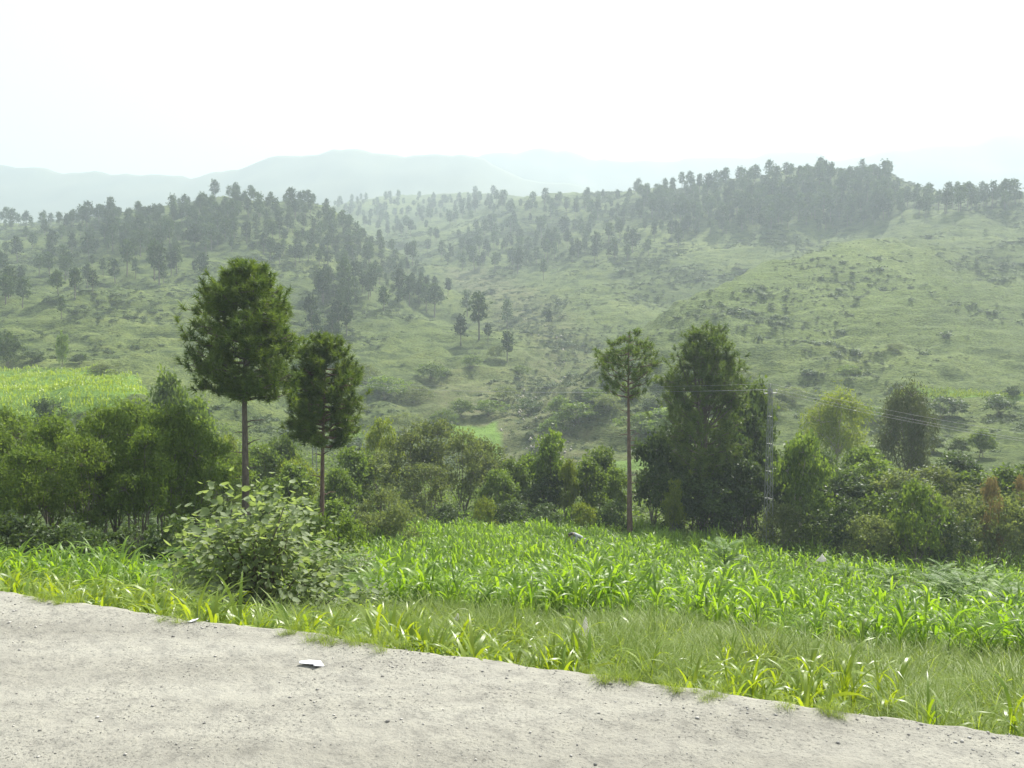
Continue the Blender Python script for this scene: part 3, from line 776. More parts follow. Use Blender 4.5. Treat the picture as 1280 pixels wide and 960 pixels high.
scatter('pine_wood', 'distant pines merging into one hazy wood on the ridges', 'wood', wood[:, :3], wood[:, [3, 3, 4]], wood[:, 5], wood[:, 6], [[src[v][0] for v in range(7)], [src[v][1] for v in range(7)]])

# ------------------------------------------------------------------ broad-leaved trees and shrubs around the field
VAR = {
 'acacia': [leafy(200 + k, 'acacia', 'barkgrey', 13, 8600, 0.24, 0.085, 0.22, 0.38, 2, 0, 0.026, 0.5, clumps=26, trad=0.012, hscale=6.5) for k in range(4)],
 'broad':  [leafy(220 + k, 'broad', 'barkgrey', 9, 4600, 0.32, 0.19, 0.16, 0.42, 2, 0, 0.036, 0.7, clumps=20, trad=0.015, hscale=6) for k in range(4)],
 'dark':   [leafy(240 + k, 'dark', 'barkgrey', 9, 5200, 0.32, 0.19, 0.08, 0.42, 3, 0, 0.042, 0.8, clumps=20, trad=0.016, hscale=6) for k in range(3)],
 'grey':   [leafy(260 + k, 'greyleaf', 'barkgrey', 9, 3800, 0.28, 0.13, 0.14, 0.40, 3, 0, 0.036, 0.7, clumps=18, trad=0.013, hscale=6) for k in range(3)],
 'lime':   [leafy(280 + k, 'lime', 'barkgrey', 8, 4600, 0.30, 0.15, 0.14, 0.40, 2, 0.02, 0.038, 0.75, clumps=20, trad=0.015, hscale=6) for k in range(2)],
 'willow': [leafy(290, 'lime', 'barkpale', 9, 7500, 0.42, 0.09, 0.25, 0.44, 1, 0.09, 0.034, 0.8, clumps=22, trad=0.02, hscale=7)],
 'olive':  [leafy(296, 'olive', 'barkgrey', 11, 9500, 0.42, 0.09, 0.12, 0.40, 1, 0.09, 0.038, 0.9, clumps=24, trad=0.02, hscale=8)],
 'pale':   [leafy(300, 'broad', 'barkpale', 8, 4200, 0.36, 0.16, 0.34, 0.40, 2, 0.02, 0.04, 0.75, clumps=16, trad=0.026, hscale=6)],
 'shrub':  [leafy(310 + k, 'broad', 'barkgrey', 9, 2800, 0.22, 0.13, 0.05, 0.62, 4, 0, 0.05, 0.6, clumps=14, trad=0.012, hscale=3) for k in range(3)],
 'gshrub': [leafy(320 + k, 'greyleaf', 'barkgrey', 9, 2800, 0.20, 0.10, 0.05, 0.62, 4, 0, 0.05, 0.6, clumps=14, trad=0.012, hscale=3) for k in range(2)],
 'lshrub': [leafy(330 + k, 'lime', 'barkgrey', 9, 2800, 0.22, 0.12, 0.05, 0.60, 4, 0, 0.05, 0.6, clumps=14, trad=0.012, hscale=3) for k in range(2)],
 'dshrub': [leafy(340 + k, 'dark', 'barkgrey', 9, 2800, 0.22, 0.13, 0.05, 0.60, 4, 0, 0.05, 0.6, clumps=14, trad=0.012, hscale=3) for k in range(2)],
 'dry':    [leafy(350, 'dry', 'barkgrey', 7, 1500, 0.30, 0.08, 0.10, 0.40, 3, 0.03, 0.04, 0.8, clumps=12, trad=0.014, hscale=4)],
}
cnt = {}
def veg(kind, px, d, top, wpx, label, group=None, name=None, cat=None):
    """stand at pixel column px, d metres out, crown reaching line `top`, about wpx pixels wide"""
    x, y, h = stand(px, d, top)
    h = max(h, 0.6)
    v = VAR[kind]; i = cnt.get(kind, 0); cnt[kind] = i + 1
    R = 0.36 if kind in ('acacia',) else 0.62 if 'shrub' in kind else 0.42
    w = wpx / F * d / (2 * R * 1.15)
    shrub = 'shrub' in kind or kind == 'dry'
    tm, cm = v[i % len(v)]
    return place(name or ('shrub' if shrub else 'broadleaf_tree'), [('stems' if shrub else 'trunk', tm), ('crown', cm)], x, y, h, w, None, label, cat or ('shrub' if shrub else 'tree'), group)

# left thicket of fine-leaved acacias
for px, d, top, w in [(-22,27,528,95),(28,26,545,90),(66,29,506,95),(104,26,536,85),(140,28,498,90),(178,27,520,85),(212,29,492,90),(246,30,528,80),(0,34,502,110),(52,36,520,100),(120,36,512,100),(162,38,488,95),(196,40,505,100),(232,38,510,95),(268,42,545,90),(-60,31,505,120)]:
    veg('acacia', px, d, top, w, 'fine leaved acacia in the dark thicket below the left roadside', 'acacias of the left thicket', 'acacia_tree')
for px, d, top, w in [(20,22,640,110),(80,23,655,100),(150,24,660,90),(210,23,650,90),(-30,22,640,100),(115,22,665,80)]:
    veg('dshrub', px, d, top, w, 'dark shrub at the foot of the acacia thicket', 'shrubs under the acacias')
veg('dark', 62, 80, 500, 50, 'dark tree on the edge of the bright terrace field above the acacias')
veg('broad', 207, 66, 466, 70, 'round light tree beside the bright terrace field, behind the acacias')
veg('broad', 245, 62, 500, 70, 'leafy tree between the terrace field and the tallest pine')
veg('lime', 283, 58, 540, 60, 'yellowish shrubby tree just left of the tallest pine trunk')
veg('grey', 285, 50, 545, 50, 'slim grey green tree close to the tallest pine trunk')
for px, d, top, w in [(330,60,560,70),(352,66,545,60),(365,52,580,70),(335,46,600,70)]:
    veg('broad', px, d, top, w, 'green tree in the gap between the two left pines', 'trees between the two left pines')
veg('lshrub', 372, 60, 572, 70, 'yellow green shrub seen between the two left pine trunks')
for px, d, top, w in [(423,50,590,60),(440,58,560,80),(420,42,625,70)]:
    veg('broad', px, d, top, w, 'bright tree right of the smaller red trunked pine', 'trees right of the smaller pine')
veg('shrub', 388, 29, 636, 75, 'leafy shrub hiding the foot of the smaller red trunked pine')
veg('shrub', 432, 31, 645, 70, 'low leafy shrub between the smaller pine and the maize')
veg('lime', 478, 66, 520, 60, 'tree with yellow green top behind the left end of the maize field')
for px, d, top, w in [(470,60,560,80),(512,64,535,80),(545,66,518,80),(580,64,535,70),(605,66,545,70),(530,58,575,70)]:
    veg('grey', px, d, top, w, 'thin grey green tree in the row behind the maize field', 'grey green trees behind the maize')
for px, d, top, w in [(640,64,575,60),(622,60,590,60),(750,66,560,70),(735,60,575,60),(768,62,585,50),(660,66,570,50)]:
    veg('broad', px, d, top, w, 'mid green tree in the row behind the maize field', 'mid green trees behind the maize')
veg('broad', 690, 61, 540, 65, 'open crowned tree with pale layered top behind the middle of the maize')
veg('dark', 682, 60, 590, 60, 'dark rounded tree under the open crowned tree behind the maize')
veg('lime', 712, 59, 570, 34, 'small yellow lit tree in front of the tree row, left of the slender pine')
for px, d, top, w in [(478,46,612,75),(500,44,625,70),(455,44,640,60)]:
    veg('gshrub', px, d, top, w, 'grey leaved shrub at the left rim of the maize field', 'grey shrubs at the field rim')
veg('lshrub', 605, 55, 622, 36, 'fresh yellow green shrub at the far rim of the maize field')
veg('lshrub', 730, 55, 627, 40, 'low lime shrub at the field rim near the slender pine')
for px, d, top, w in [(640,56,625,60),(680,55,632,60),(560,55,630,60),(765,55,625,50)]:
    veg('dshrub', px, d, top, w, 'low dark shrub along the far rim of the maize field', 'dark shrubs at the far rim')
# dark group round the wide pine
for px, d, top, w in [(820,57,540,70),(848,60,530,80),(905,58,520,80),(935,60,500,80),(870,56,570,70),(925,55,570,70),(840,55,590,60),(890,54,600,70),(945,57,560,50)]:
    veg('dark', px, d, top, w, 'dark leafy tree crowding round the foot of the wide bushy pine', 'dark trees round the wide pine')
veg('broad', 950, 62, 478, 66, 'lighter leafy tree showing between the wide pine and the lattice pole')
veg('lime', 843, 53, 597, 36, 'small pale sapling lit against the dark trees left of the wide pine')
veg('pale', 1003, 52, 540, 75, 'forked tree with pale trunk right of the lattice power pole', name='broadleaf_tree')
veg('willow', 1047, 82, 484, 92, 'feathery yellow green tree behind the power lines', name='willow_tree')
veg('olive', 1137, 74, 472, 84, 'tall olive green weeping tree behind the power lines', name='weeping_tree')
veg('broad', 1228, 88, 538, 40, 'small round tree on the valley floor right of the weeping tree')
veg('broad', 1200, 90, 548, 36, 'second small tree beside the round one on the valley floor')
veg('dark', 1165, 92, 545, 44, 'dark small tree at the right flank of the weeping tree')
veg('dry', 1240, 46.5, 582, 34, 'dry yellow brown shrub rising from the green thicket', name='dry_shrub')
veg('dry', 1276, 50, 582, 26, 'narrow withered shrub beside the larger dry one', name='dry_shrub')
for px, d, top, w in [(985,55,570,70),(1030,58,560,70),(1060,54,590,90),(1095,56,575,90),(1130,52,585,100),(1175,54,580,100),(1215,55,590,90),(1260,54,585,90),(1300,54,580,100),(1080,62,560,70),(1195,64,565,80)]:
    veg(['broad', 'dark', 'grey'][int(px) % 3], px, d, top, w, 'tree in the tangled thicket right of the lattice pole', 'trees of the right thicket')
for px, d, top, w in [(980,50,625,70),(1020,50,615,80),(1060,48,625,80),(1110,48,620,90),(1150,47,610,80),(1205,47,620,90),(1250,47,615,90),(1295,47,615,90),(1085,46,640,70),(1180,45,640,80)]:
    veg(['shrub', 'dshrub', 'gshrub'][int(px) % 3], px, d, top, w, 'shrub along the front of the right thicket', 'shrubs before the right thicket')
veg('shrub', 1146, 44, 602, 70, 'bright green shrub standing proud of the right thicket')
# bushes on the valley floor and lower slopes
vb = [(845,545,90,34),(800,548,60,26),(720,530,60,24),(660,520,44,20),(760,520,44,20),(630,505,40,18),(610,520,50,18),(575,520,44,18),(520,505,50,20),(480,500,60,26),(540,480,44,18),(700,520,40,20),(690,545,40,18),(880,530,50,22),(960,520,50,22),(990,505,44,18),(1060,470,30,12),(1120,440,24,9),(930,480,36,14),(870,470,30,12),(1030,520,46,18),(1150,520,50,20),(1090,530,50,20),(1265,500,22,14),(1247,520,50,22),(1180,525,60,26),(450,480,50,22),(420,470,50,22),(380,470,40,20),(350,480,40,18),(12,462,40,40),(78,462,18,38),(40,455,30,14),(100,455,26,12),(130,470,40,14),(555,535,40,18),(505,540,50,22),(440,520,44,18),(785,500,34,14),(740,505,34,16),(820,515,36,16),(650,470,24,12),(620,450,24,14),(590,465,28,14)]
def ZONE(px, py):
    if px < 140: q, g = 'bush on the slope just above the bright terrace field', 'bushes above the terrace field'
    elif px < 470: q, g = 'bush on the lower grassy slope behind the two left pines', 'bushes behind the left pines'
    elif px < 570: q, g = 'bush at the foot of the spur left of the gully', 'bushes at the foot of the spur'
    elif px < 720: q, g = 'bush beside the stony gully bed', 'bushes beside the gully'
    elif px < 900: q, g = 'bush on the valley floor behind the slender pine and the wide pine', 'bushes behind the right pines'
    else: q, g = 'bush at the foot of the bare domed hill', 'bushes below the domed hill'
    return q, 'shrub', g
X, Y, ok = hit([v[0] for v in vb], [v[1] for v in vb], 80)
for (px, py, wp, hp_), x, y, o in zip(vb, X, Y, ok):
    if not o: continue
    k = ['dshrub', 'shrub', 'gshrub'][int(rng.integers(3))]; i = int(rng.integers(2)); tm, cm = VAR[k][i]
    place('shrub', [('stems', tm), ('crown', cm)], x, y, hp_ / F * y * 1.1, wp / F * y / 1.35, None, *ZONE(px, py))

# hillside scrub and rough tussocks: nobody could count them
def scrub_bush(seed, nq=130):
    r = np.random.default_rng(seed); tb, cb_ = MB(), MB()
    cl = rdir(11, r); cl[:, 2] = np.abs(cl[:, 2]) * 0.75; cl *= r.uniform(0.45, 1.0, (11, 1)) * np.array([0.75, 0.75, 0.62])
    for q in cl[:6]: tube(tb, branch_path([r.normal(0, .06), r.normal(0, .06), -0.08], q, 0.08, 0.1, 4, r), np.linspace(0.035, 0.012, 4), 4, cap=False)
    C = np.repeat(cl, nq // 11, 0) + r.normal(0, 0.16, (11 * (nq // 11), 3)); C[:, 2] = np.maximum(C[:, 2], 0.0)
    ax = rdir(len(C), r); ax[:, 2] = ax[:, 2] * 0.5 + 0.15
    leaf_quads(cb_, C, ax, r.uniform(0.2, 0.36, len(C)), r.uniform(0.12, 0.22, len(C)), np.clip(np.repeat(r.random(11) * 0.5, nq // 11) + r.random(len(C)) * 0.5, 0, 1), 0.7, r)
    return tb.mesh('scrub_stems', M['barkgrey']), cb_.mesh('scrub_crown', M['scrub'])
ssrc = []
X, Y, ok = hit([1010, 880, 560, 1180], [470, 455, 470, 425], 90)
for k in range(4):
    tm, cm = scrub_bush(600 + k)
    t = place('shrub', [('stems', tm), ('crown', cm)], float(X[k]), float(Y[k]), 1.8, 2.4, None, 'low dark thorn bush on the scrubby slope across the valley', 'shrub', 'thorn bushes across the valley')
    ssrc.append([c for c in t.children if c.name.startswith('crown')][0])
n = 290000
qd = np.sqrt(rng.uniform(90 ** 2, 640 ** 2, n)); qt = rng.uniform(-0.85, 0.85, n); qx = qt * (qd + 20)
patch = fbm(qx / 42 + 3, qd / 42, 4)
den = 0.22 + 1.9 * patch + 0.5 * fbm(qx / 9, qd / 9, 2) + 0.35 * np.exp(-(dist_poly(qx, qd, gl) / 22) ** 2)
BEH = P(810, 355, 250)
den = den - 0.05 - 0.5 * np.exp(-((qx - DOME[0]) / 80) ** 2 - ((qd - DOME[1] - 35) / 48) ** 2) + 0.35 * np.exp(-((qx - BEH[0]) / 50) ** 2 - ((qd - BEH[1]) / 70) ** 2)
keep = (rng.random(n) < np.clip(den, 0.04, 1)) & ~in_poly(qx, qd, FIELD_L) & ~in_poly(qx, qd, FIELD_R) & ~in_poly(qx, qd, TERR[0])
qx, qd, patch = qx[keep][:75000], qd[keep][:75000], patch[keep][:75000]; n = len(qx)
size = np.clip(rng.lognormal(-0.95, 0.5, n), 0.16, 1.8) * (0.85 + qd / 900) * (1 + 0.9 * np.clip(patch, -0.4, 0.8))
scatter('hillside_scrub', 'low scrub and rough tussocks dotting the grassy hillsides', 'scrub', np.stack([qx, qd, H(qx, qd) - 0.08 * size], -1), np.stack([size * 1.25, size * 1.25, size * rng.uniform(0.6, 1.0, n)], -1), rng.uniform(0, 6.28, n), rng.integers(0, 4, n), [ssrc])

# pale stones along the gully
n = 260; k = rng.integers(0, len(gl) - 2, n); t = rng.random((n, 1))
st = gl[k] + (gl[k + 1] - gl[k]) * t + rng.normal(0, 2.6, (n, 2)); ss = np.clip(rng.lognormal(-1.4, 0.5, n), 0.1, 0.8)
V = octa[None] * (ss[:, None] * rng.uniform(0.6, 1.2, (n, 3)))[:, None, :] + np.stack([st[:, 0], st[:, 1], H(st[:, 0], st[:, 1])], -1)[:, None]
mb = MB(); mb.add(V.reshape(-1, 3), (np.arange(n)[:, None, None] * 6 + octf[None]).reshape(-1, 3))
tag(obj('gully_stones', mb.mesh('gully_stones', M['stone'])), 'pale stones lying along the dry gully bed', 'stones', kind='stuff')

# ------------------------------------------------------------------ crops
def leaf_set(seed, Hh, nleaf, L, W, seg, e0=(1.0, 1.35), dr=(1.2, 2.6), z0=0.12, z1=0.9):
    """leaves of one plant as separate blocks"""
    r = np.random.default_rng(seed); out = []
    az0 = r.uniform(0, 6.28)
    for k in range(nleaf):
        f = (k + 0.5) / nleaf
        out.append(dict(z=Hh * (z0 + (z1 - z0) * f * r.uniform(0.9, 1.05)) * 0.72, az=az0 + k * math.pi + r.normal(0, 0.45), L=L * (0.75 + 0.5 * math.sin(math.pi * (0.2 + 0.7 * f))) * r.uniform(0.8, 1.2), W=W * r.uniform(0.75, 1.2), e=r.uniform(*e0), d=r.uniform(*dr), tw=r.normal(0, 0.5)))
    return out
def plant_meshes(seed, mat, Hh, nleaf, L, W, seg, **kw):
    ls = leaf_set(seed, Hh, nleaf, L, W, seg, **kw); res = []
    r = np.random.default_rng(seed)
    sb = MB(); tube(sb, [[0, 0, -0.05], [r.normal(0, .01), r.normal(0, .01), Hh * 0.4], [r.normal(0, .02), r.normal(0, .02), Hh * 0.72]], [W * 0.24, W * 0.2, W * 0.1], 5)
    res.append(('stalk', sb.mesh('stalk', M['stalk'], True)))
    for q in ls:
        b = MB(); blades(b, np.array([[0, 0, q['z']]]), np.array([q['az']]), q['L'], q['W'], q['e'], q['d'], seg, np.array([r.random()]), np.array([q['tw']]))
        res.append(('leaf', b.mesh('leaf', M[mat], True)))
    return res
maize_v = [plant_meshes(400 + k, 'maize', 1.05, 9, 0.68, 0.048, 7, e0=(1.15, 1.5), dr=(1.1, 2.8)) for k in range(7)]
sorg_v = [plant_meshes(420 + k, 'sorghum', 0.48, 7, 0.38, 0.024, 6, e0=(1.05, 1.45), dr=(1.0, 2.7), z0=0.02, z1=0.75) for k in range(8)]
def edge_pt(a_, s_): return EDGE_A[0] + a_ * EDGE_T[0] + s_ * EDGE_N[0], EDGE_A[1] + a_ * EDGE_T[1] + s_ * EDGE_N[1]

# fodder grass along the road edge
def vis(x, y, margin=60): 
    return (np.abs(x / y) < (640 + margin) / F) & (y > 2)
n = 1500
a_ = rng.uniform(-6, 10, n); s_ = rng.gamma(1.6, 0.34, n) + 0.15
dn = fbm(a_ / 0.9 + 2, s_ * 0.4, 3) + np.interp(a_, [-6, 0, 1.5, 4, 5, 10], [0.15, 0.3, 0.5, 0.45, 0.15, 0.15])
k = dn > 0.05 + 0.25 * rng.random(n); a_, s_ = a_[k], s_[k]
x, y = edge_pt(a_, s_); k = vis(x, y, 40); x, y, s_ = x[k][:300], y[k][:300], s_[k][:300]; z = H(x, y)
for i in range(len(x)):
    t = place('fodder_grass_plant', sorg_v[int(rng.integers(8))], float(x[i]), float(y[i]), 1.0, None, None, 'yellow green fodder plant with arching strap leaves along the road edge', 'crop plant', 'fodder plants along the road edge', 0.0, False, float(z[i]))
    q = rng.uniform(0.6, 1.2) * (1.0 if a_[k][:300][i] < 4.2 else 0.85); t.scale = (q, q, q * rng.uniform(0.9, 1.2))
# thinner fodder between and behind them
n = 900
a_ = rng.uniform(-6, 10, n); s_ = rng.gamma(2.2, 0.42, n) + 0.15
k = fbm(a_ / 0.9 + 2, s_ * 0.4, 3) + np.interp(a_, [-6, 0, 1.5, 4, 5, 10], [0.15, 0.3, 0.5, 0.45, 0.05, 0.08]) > 0.1 + 0.25 * rng.random(n)
a2 = rng.uniform(-8, 9, 1000); s2 = rng.uniform(0.4, 6.5, 1000); k2 = fbm(a2 / 1.2, s2 / 1.2, 3) + 0.25 - 0.06 * np.maximum(a2, 0) > 0.2 * rng.random(1000)
FOD = edge_pt(np.concatenate([a_[k][:520], a2[k2]]), np.concatenate([s_[k][:520], s2[k2]]))
# two taller shoots that stand up from the verge
for px, d, h in ((1015, 6.3, 0.72), (470, 9.0, 0.8)):
    p = P(px, 800, d); t = place('fodder_grass_plant', sorg_v[3], p[0], p[1], 1, None, None, 'taller single fodder shoot standing up from the fine verge grass', 'crop plant', 'tall single fodder shoots', 0.0, False); t.scale = (h / 0.55,) * 3

# maize: nearest plants one by one, the rest of the field as one crop
n = 60000
s_ = 8.2 + 52 * rng.random(n) ** 1.25; a_ = rng.uniform(-30, 62, n)
x, y = edge_pt(a_, s_)
dn = 0.45 - 0.75 * smooth(0.16, 0.34, x / y) * smooth(17, 24, s_) + 0.9 * fbm(x / 4, y / 4, 3)
px_ = 640 + F * x / y
leftlim = np.interp(s_, [8, 13, 20, 40, 60], [-260, 240, 400, 440, 540])
SAPX = [float(q[0]) for q in hit(905, 738, 14)]
ok = vis(x, y, 80) & (np.hypot(x - SAPX[0], y - SAPX[1]) > 0.9) & (rng.random(n) < np.clip(dn + 0.35, 0.05, 1)) & ((px_ > leftlim) | ((s_ < 11.5))) & (s_ < 52 + 4 * np.sin(px_ / 90))
x, y, s_ = x[ok], y[ok], s_[ok]
near = np.argsort(y + 6 * rng.random(len(y))); x, y = x[near], y[near]; z = H(x, y)
m0 = 300
for i in range(m0):
    t = place('maize_plant', maize_v[int(rng.integers(7))], float(x[i]), float(y[i]), 1, None, None, 'green maize plant with drooping strap leaves at the near rim of the field', 'crop plant', 'maize plants at the near rim', 0.0, False, float(z[i]))
    q = rng.uniform(0.55, 1.05) * (1 + 0.35 * float(fbm(x[i:i + 1] / 3, y[i:i + 1] / 3, 2)[0])); t.scale = (q, q, q * rng.uniform(0.9, 1.15))
def crop_stuff(name, label, x, y, z, mat, hgt, nl, seg, L, W, scale_w=1.0):
    n = len(x); q = rng.uniform(0.6, 1.1, n) * hgt * (1 + 0.45 * fbm(x / 3, y / 3, 3))
    mb = MB(); az0 = rng.uniform(0, 6.28, n)
    tp = rng.random(n) * 0.6
    for k in range(nl):
        f = (k + 0.5) / nl
        B = np.stack([x, y, z + q * 0.72 * (0.15 + 0.8 * f)], -1)
        blades(mb, B, az0 + k * math.pi + rng.normal(0, 0.45, n), q * L * rng.uniform(0.75, 1.2, n), q * W * rng.uniform(0.8, 1.2, n) * scale_w, rng.uniform(1.1, 1.5, n), rng.uniform(1.1, 2.8, n), seg, np.clip(tp + rng.random(n) * 0.4, 0, 1), rng.normal(0, 0.5, n))
    tag(obj(name, mb.mesh(name, M[mat], True)), label, 'crop', kind='stuff')
crop_stuff('fodder_grass', 'thin fodder grass filling in behind the road edge plants', FOD[0], FOD[1], H(*FOD), 'sorghum', 0.44, 6, 5, 0.8, 0.042)
x2, y2, z2 = x[m0:], y[m0:], z[m0:]
k1 = y2 < 24
crop_stuff('maize_field', 'green maize crop filling the middle of the sloping field', x2[k1], y2[k1], z2[k1], 'maize', 1.0, 7, 5, 0.66, 0.050)
kk = np.where(~k1)[0][:17000]
crop_stuff('maize_field', 'maize crop at the far side of the field below the trees', x2[kk], y2[kk], z2[kk], 'maize', 1.0, 5, 3, 0.66, 0.070)
# bright crops on the far terraces
for pl, nm, dens in ((FIELD_L, 'bright young maize on the terrace above the acacia thicket', 5500), (FIELD_R, 'thin bright crop strip on the terrace below the domed hill', 1200)):
    pa = np.array(pl); qx = rng.uniform(pa[:, 0].min(), pa[:, 0].max(), dens * 2); qy = rng.uniform(pa[:, 1].min(), pa[:, 1].max(), dens * 2)
    k = in_poly(qx, qy, pl); qx, qy = qx[k][:dens], qy[k][:dens]
    crop_stuff('terrace_crop', nm, qx, qy, H(qx, qy), 'sorghum', 0.75, 4, 2, 0.7, 0.16)

# ------------------------------------------------------------------ verge grass, field weeds, undergrowth
gsrc = []
for k in range(6):
    m = 70; mb = MB(); r = np.random.default_rng(700 + k); lean = r.uniform(0, 6.28)
    B = np.column_stack([r.normal(0, 0.06, m), r.normal(0, 0.06, m), np.full(m, -0.02)])
    az = np.where(r.random(m) < 0.45, lean + r.normal(0, 0.7, m), r.uniform(0, 6.28, m))
    blades(mb, B, az, 0.42 * r.uniform(0.45, 1.3, m), 0.0052, r.uniform(0.95, 1.5, m), r.uniform(0.5, 2.3, m), 4, np.clip(r.random() * 0.3 + r.random(m) * 0.7, 0, 1))
    px_, py_ = [(900, 830), (760, 800), (640, 775), (1100, 850), (500, 770), (1200, 870)][k]
    hx, hy, _ = hit(px_, py_ + 12, 6.0)
    o = obj('grass_tuft', mb.mesh('grass_tuft', M['grass'], True), loc=(float(hx[0]), float(hy[0]), H1(float(hx[0]), float(hy[0]))))
    gsrc.append(tag(o, 'dense drooping tuft of fine grass standing in the roadside verge', 'grass tuft', 'grass tufts of the verge'))
n = 50000
a_ = rng.uniform(-16, 22, n); s_ = 0.12 + 11.5 * rng.random(n) ** 0.85
x, y = edge_pt(a_, s_); k = vis(x, y, 60) & (rng.random(n) < np.clip(0.70 + 0.9 * fbm(x / 1.4, y / 1.4, 3), 0.08, 1)); x, y, s_ = x[k][:15000], y[k][:15000], s_[k][:15000]; n = len(x)
hg = np.clip(0.85 + 1.3 * fbm(x / 1.3 + 7, y / 1.3, 4), 0.30, 1.6) * rng.uniform(0.7, 1.25, n) * np.interp(s_, [0.05, 0.3, 1.2, 3], [0.35, 0.6, 0.85, 1.0])
scatter('verge_grass', 'fine pale grass covering the verge between road and maize', 'grass', np.stack([x, y, H(x, y)], -1), np.stack([hg * 1.15, hg * 1.15, hg], -1), rng.uniform(0, 6.28, n), rng.integers(0, 6, n), [gsrc])
n = 420
a_ = rng.uniform(-6, 10, n); s_ = rng.uniform(-0.16, 0.10, n); k = fbm(a_ * 1.1 + 5, a_ * 0, 3) > 0.02; a_, s_ = a_[k], s_[k]; x, y = edge_pt(a_, s_); n = len(x)
hg = rng.uniform(0.12, 0.32, n)
scatter('creeping_grass', 'short grass and weeds creeping over the road lip', 'grass', np.stack([x, y, road_z(x, y) - 0.012], -1), np.stack([hg * 1.3, hg * 1.3, hg], -1), rng.uniform(0, 6.28, n), rng.integers(0, 6, n), [gsrc])
def weeds(name, label, x, y, mat, h0, h1, m, L, W):
    n = len(x); z = H(x, y); hh = rng.uniform(h0, h1, n)
    C = np.repeat(np.stack([x, y, z], -1), m, 0); o = rdir(n * m); o[:, 2] = np.abs(o[:, 2])
    C = C + o * (np.repeat(hh, m) * rng.uniform(0.2, 1, n * m))[:, None] * np.array([0.75, 0.75, 1.0])
    mb = MB(); ax = rdir(n * m); ax[:, 2] *= 0.4
    leaf_quads(mb, C, ax, L * rng.uniform(0.7, 1.3, n * m), W * rng.uniform(0.7, 1.3, n * m), np.clip(np.repeat(rng.random(n), m) * 0.6 + rng.random(n * m) * 0.4, 0, 1), 0.9)
    tag(obj(name, mb.mesh(name, M[mat])), label, 'weeds', kind='stuff')
n = 9000
s_ = rng.uniform(18, 52, n); a_ = rng.uniform(-5, 62, n); x, y = edge_pt(a_, s_)
k = vis(x, y, 80) & (x / y > 0.20 + 0.06 * rng.normal(size=n)) & (fbm(x / 3.5 + 9, y / 3.5, 3) + 0.25 * rng.random(n) > -0.02); x, y = x[k][:2300], y[k][:3000]
weeds('field_weeds', 'tangle of feathery weeds in the right part of the field', x, y, 'fern', 0.35, 0.95, 22, 0.20, 0.075)
n = 9000
s_ = rng.uniform(50, 78, n); a_ = rng.uniform(-60, 80, n); x, y = edge_pt(a_, s_); k = vis(x, y, 120); x, y = x[k][:2400], y[k][:2400]
weeds('undergrowth', 'leafy undergrowth below the tree row behind the maize field', x, y, 'broad', 0.5, 1.5, 20, 0.26, 0.14)
n = 3000
s_ = rng.uniform(15, 46, n); a_ = rng.uniform(-50, 2, n); x, y = edge_pt(a_, s_); k = vis(x, y, 120) & (640 + F * x / y < np.interp(s_, [15, 20, 46], [230, 360, 420])); x, y = x[k][:1100], y[k][:1100]
weeds('undergrowth', 'dark undergrowth on the shaded floor of the acacia thicket', x, y, 'dark', 0.4, 1.2, 18, 0.20, 0.11)

# ------------------------------------------------------------------ roadside bush and pinnate saplings
def big_bush(seed):
    """broad-leaved roadside bush, metres"""
    r = np.random.default_rng(seed); tb, cb_ = MB(), MB()
    cl = []
    for k in range(230):
        d = unit(r.normal(0, 1, 3)); d[2] = abs(d[2])
        q = d * np.array([1.22, 0.95, 1.80]) * r.uniform(0.55, 1.03) * (1 + 0.12 * math.sin(k))
        q[2] = q[2] + 0.12 * math.sin(q[0] * 3)
        cl.append(q)
    cl = np.array(cl)
    for q in cl[::2]:
        b = np.array([r.normal(0, 0.12), r.normal(0, 0.12), -0.1])
        tube(tb, branch_path(b, q, 0.10, 0.06, 5, r), np.linspace(0.024, 0.006, 5), 5, cap=False)
    m = 25
    C = np.repeat(cl, m, 0) + r.normal(0, 0.15, (230 * m, 3)) * np.array([1.1, 1.1, 0.9]); C[:, 2] = np.maximum(C[:, 2], 0.05)
    n = len(C); ax = unit(C * np.array([1, 1, 0.2]) + r.normal(0, 0.8, (n, 3))); ax[:, 2] = ax[:, 2] * 0.5 - 0.15; ax = unit(ax)
    nrm = unit(np.array([0, 0, 1.0]) + r.normal(0, 0.42, (n, 3))); s = unit(np.cross(ax, nrm)); nv = np.cross(s, ax)
    L = (0.108 * r.uniform(0.65, 1.3, n))[:, None]; W = L * r.uniform(0.62, 0.82, (n, 1))
    fold = L * 0.10
    # eight-point leaf folded along its midrib
    mid = [C, C + ax * L * 0.35 - nv * fold, C + ax * L * 0.7 - nv * fold, C + ax * L]
    lf = [C + ax * L * 0.22 + s * W * 0.42, C + ax * L * 0.6 + s * W * 0.46]
    rt = [C + ax * L * 0.22 - s * W * 0.42, C + ax * L * 0.6 - s * W * 0.46]
    V = np.stack(mid + lf + rt, 1).reshape(-1, 3); o = np.arange(n)[:, None] * 8
    q4 = np.concatenate([o + np.array([[1, 2, 5, 4]]), o + np.array([[2, 1, 6, 7]])])
    f3 = np.concatenate([o + np.array([[0, 1, 4]]), o + np.array([[2, 3, 5]]), o + np.array([[1, 0, 6]]), o + np.array([[3, 2, 7]])])
    cb_.add(V, f3, q4, np.repeat(np.clip(np.repeat(r.random(230) * 0.35, m) + r.random(n) * 0.65, 0, 1), 8))
    return tb.mesh('bush_stems', M['barkgrey'], True), cb_.mesh('bush_leaves', M['fig'])
bt, bc = big_bush(5)
p = P(315, 700, 12.6)
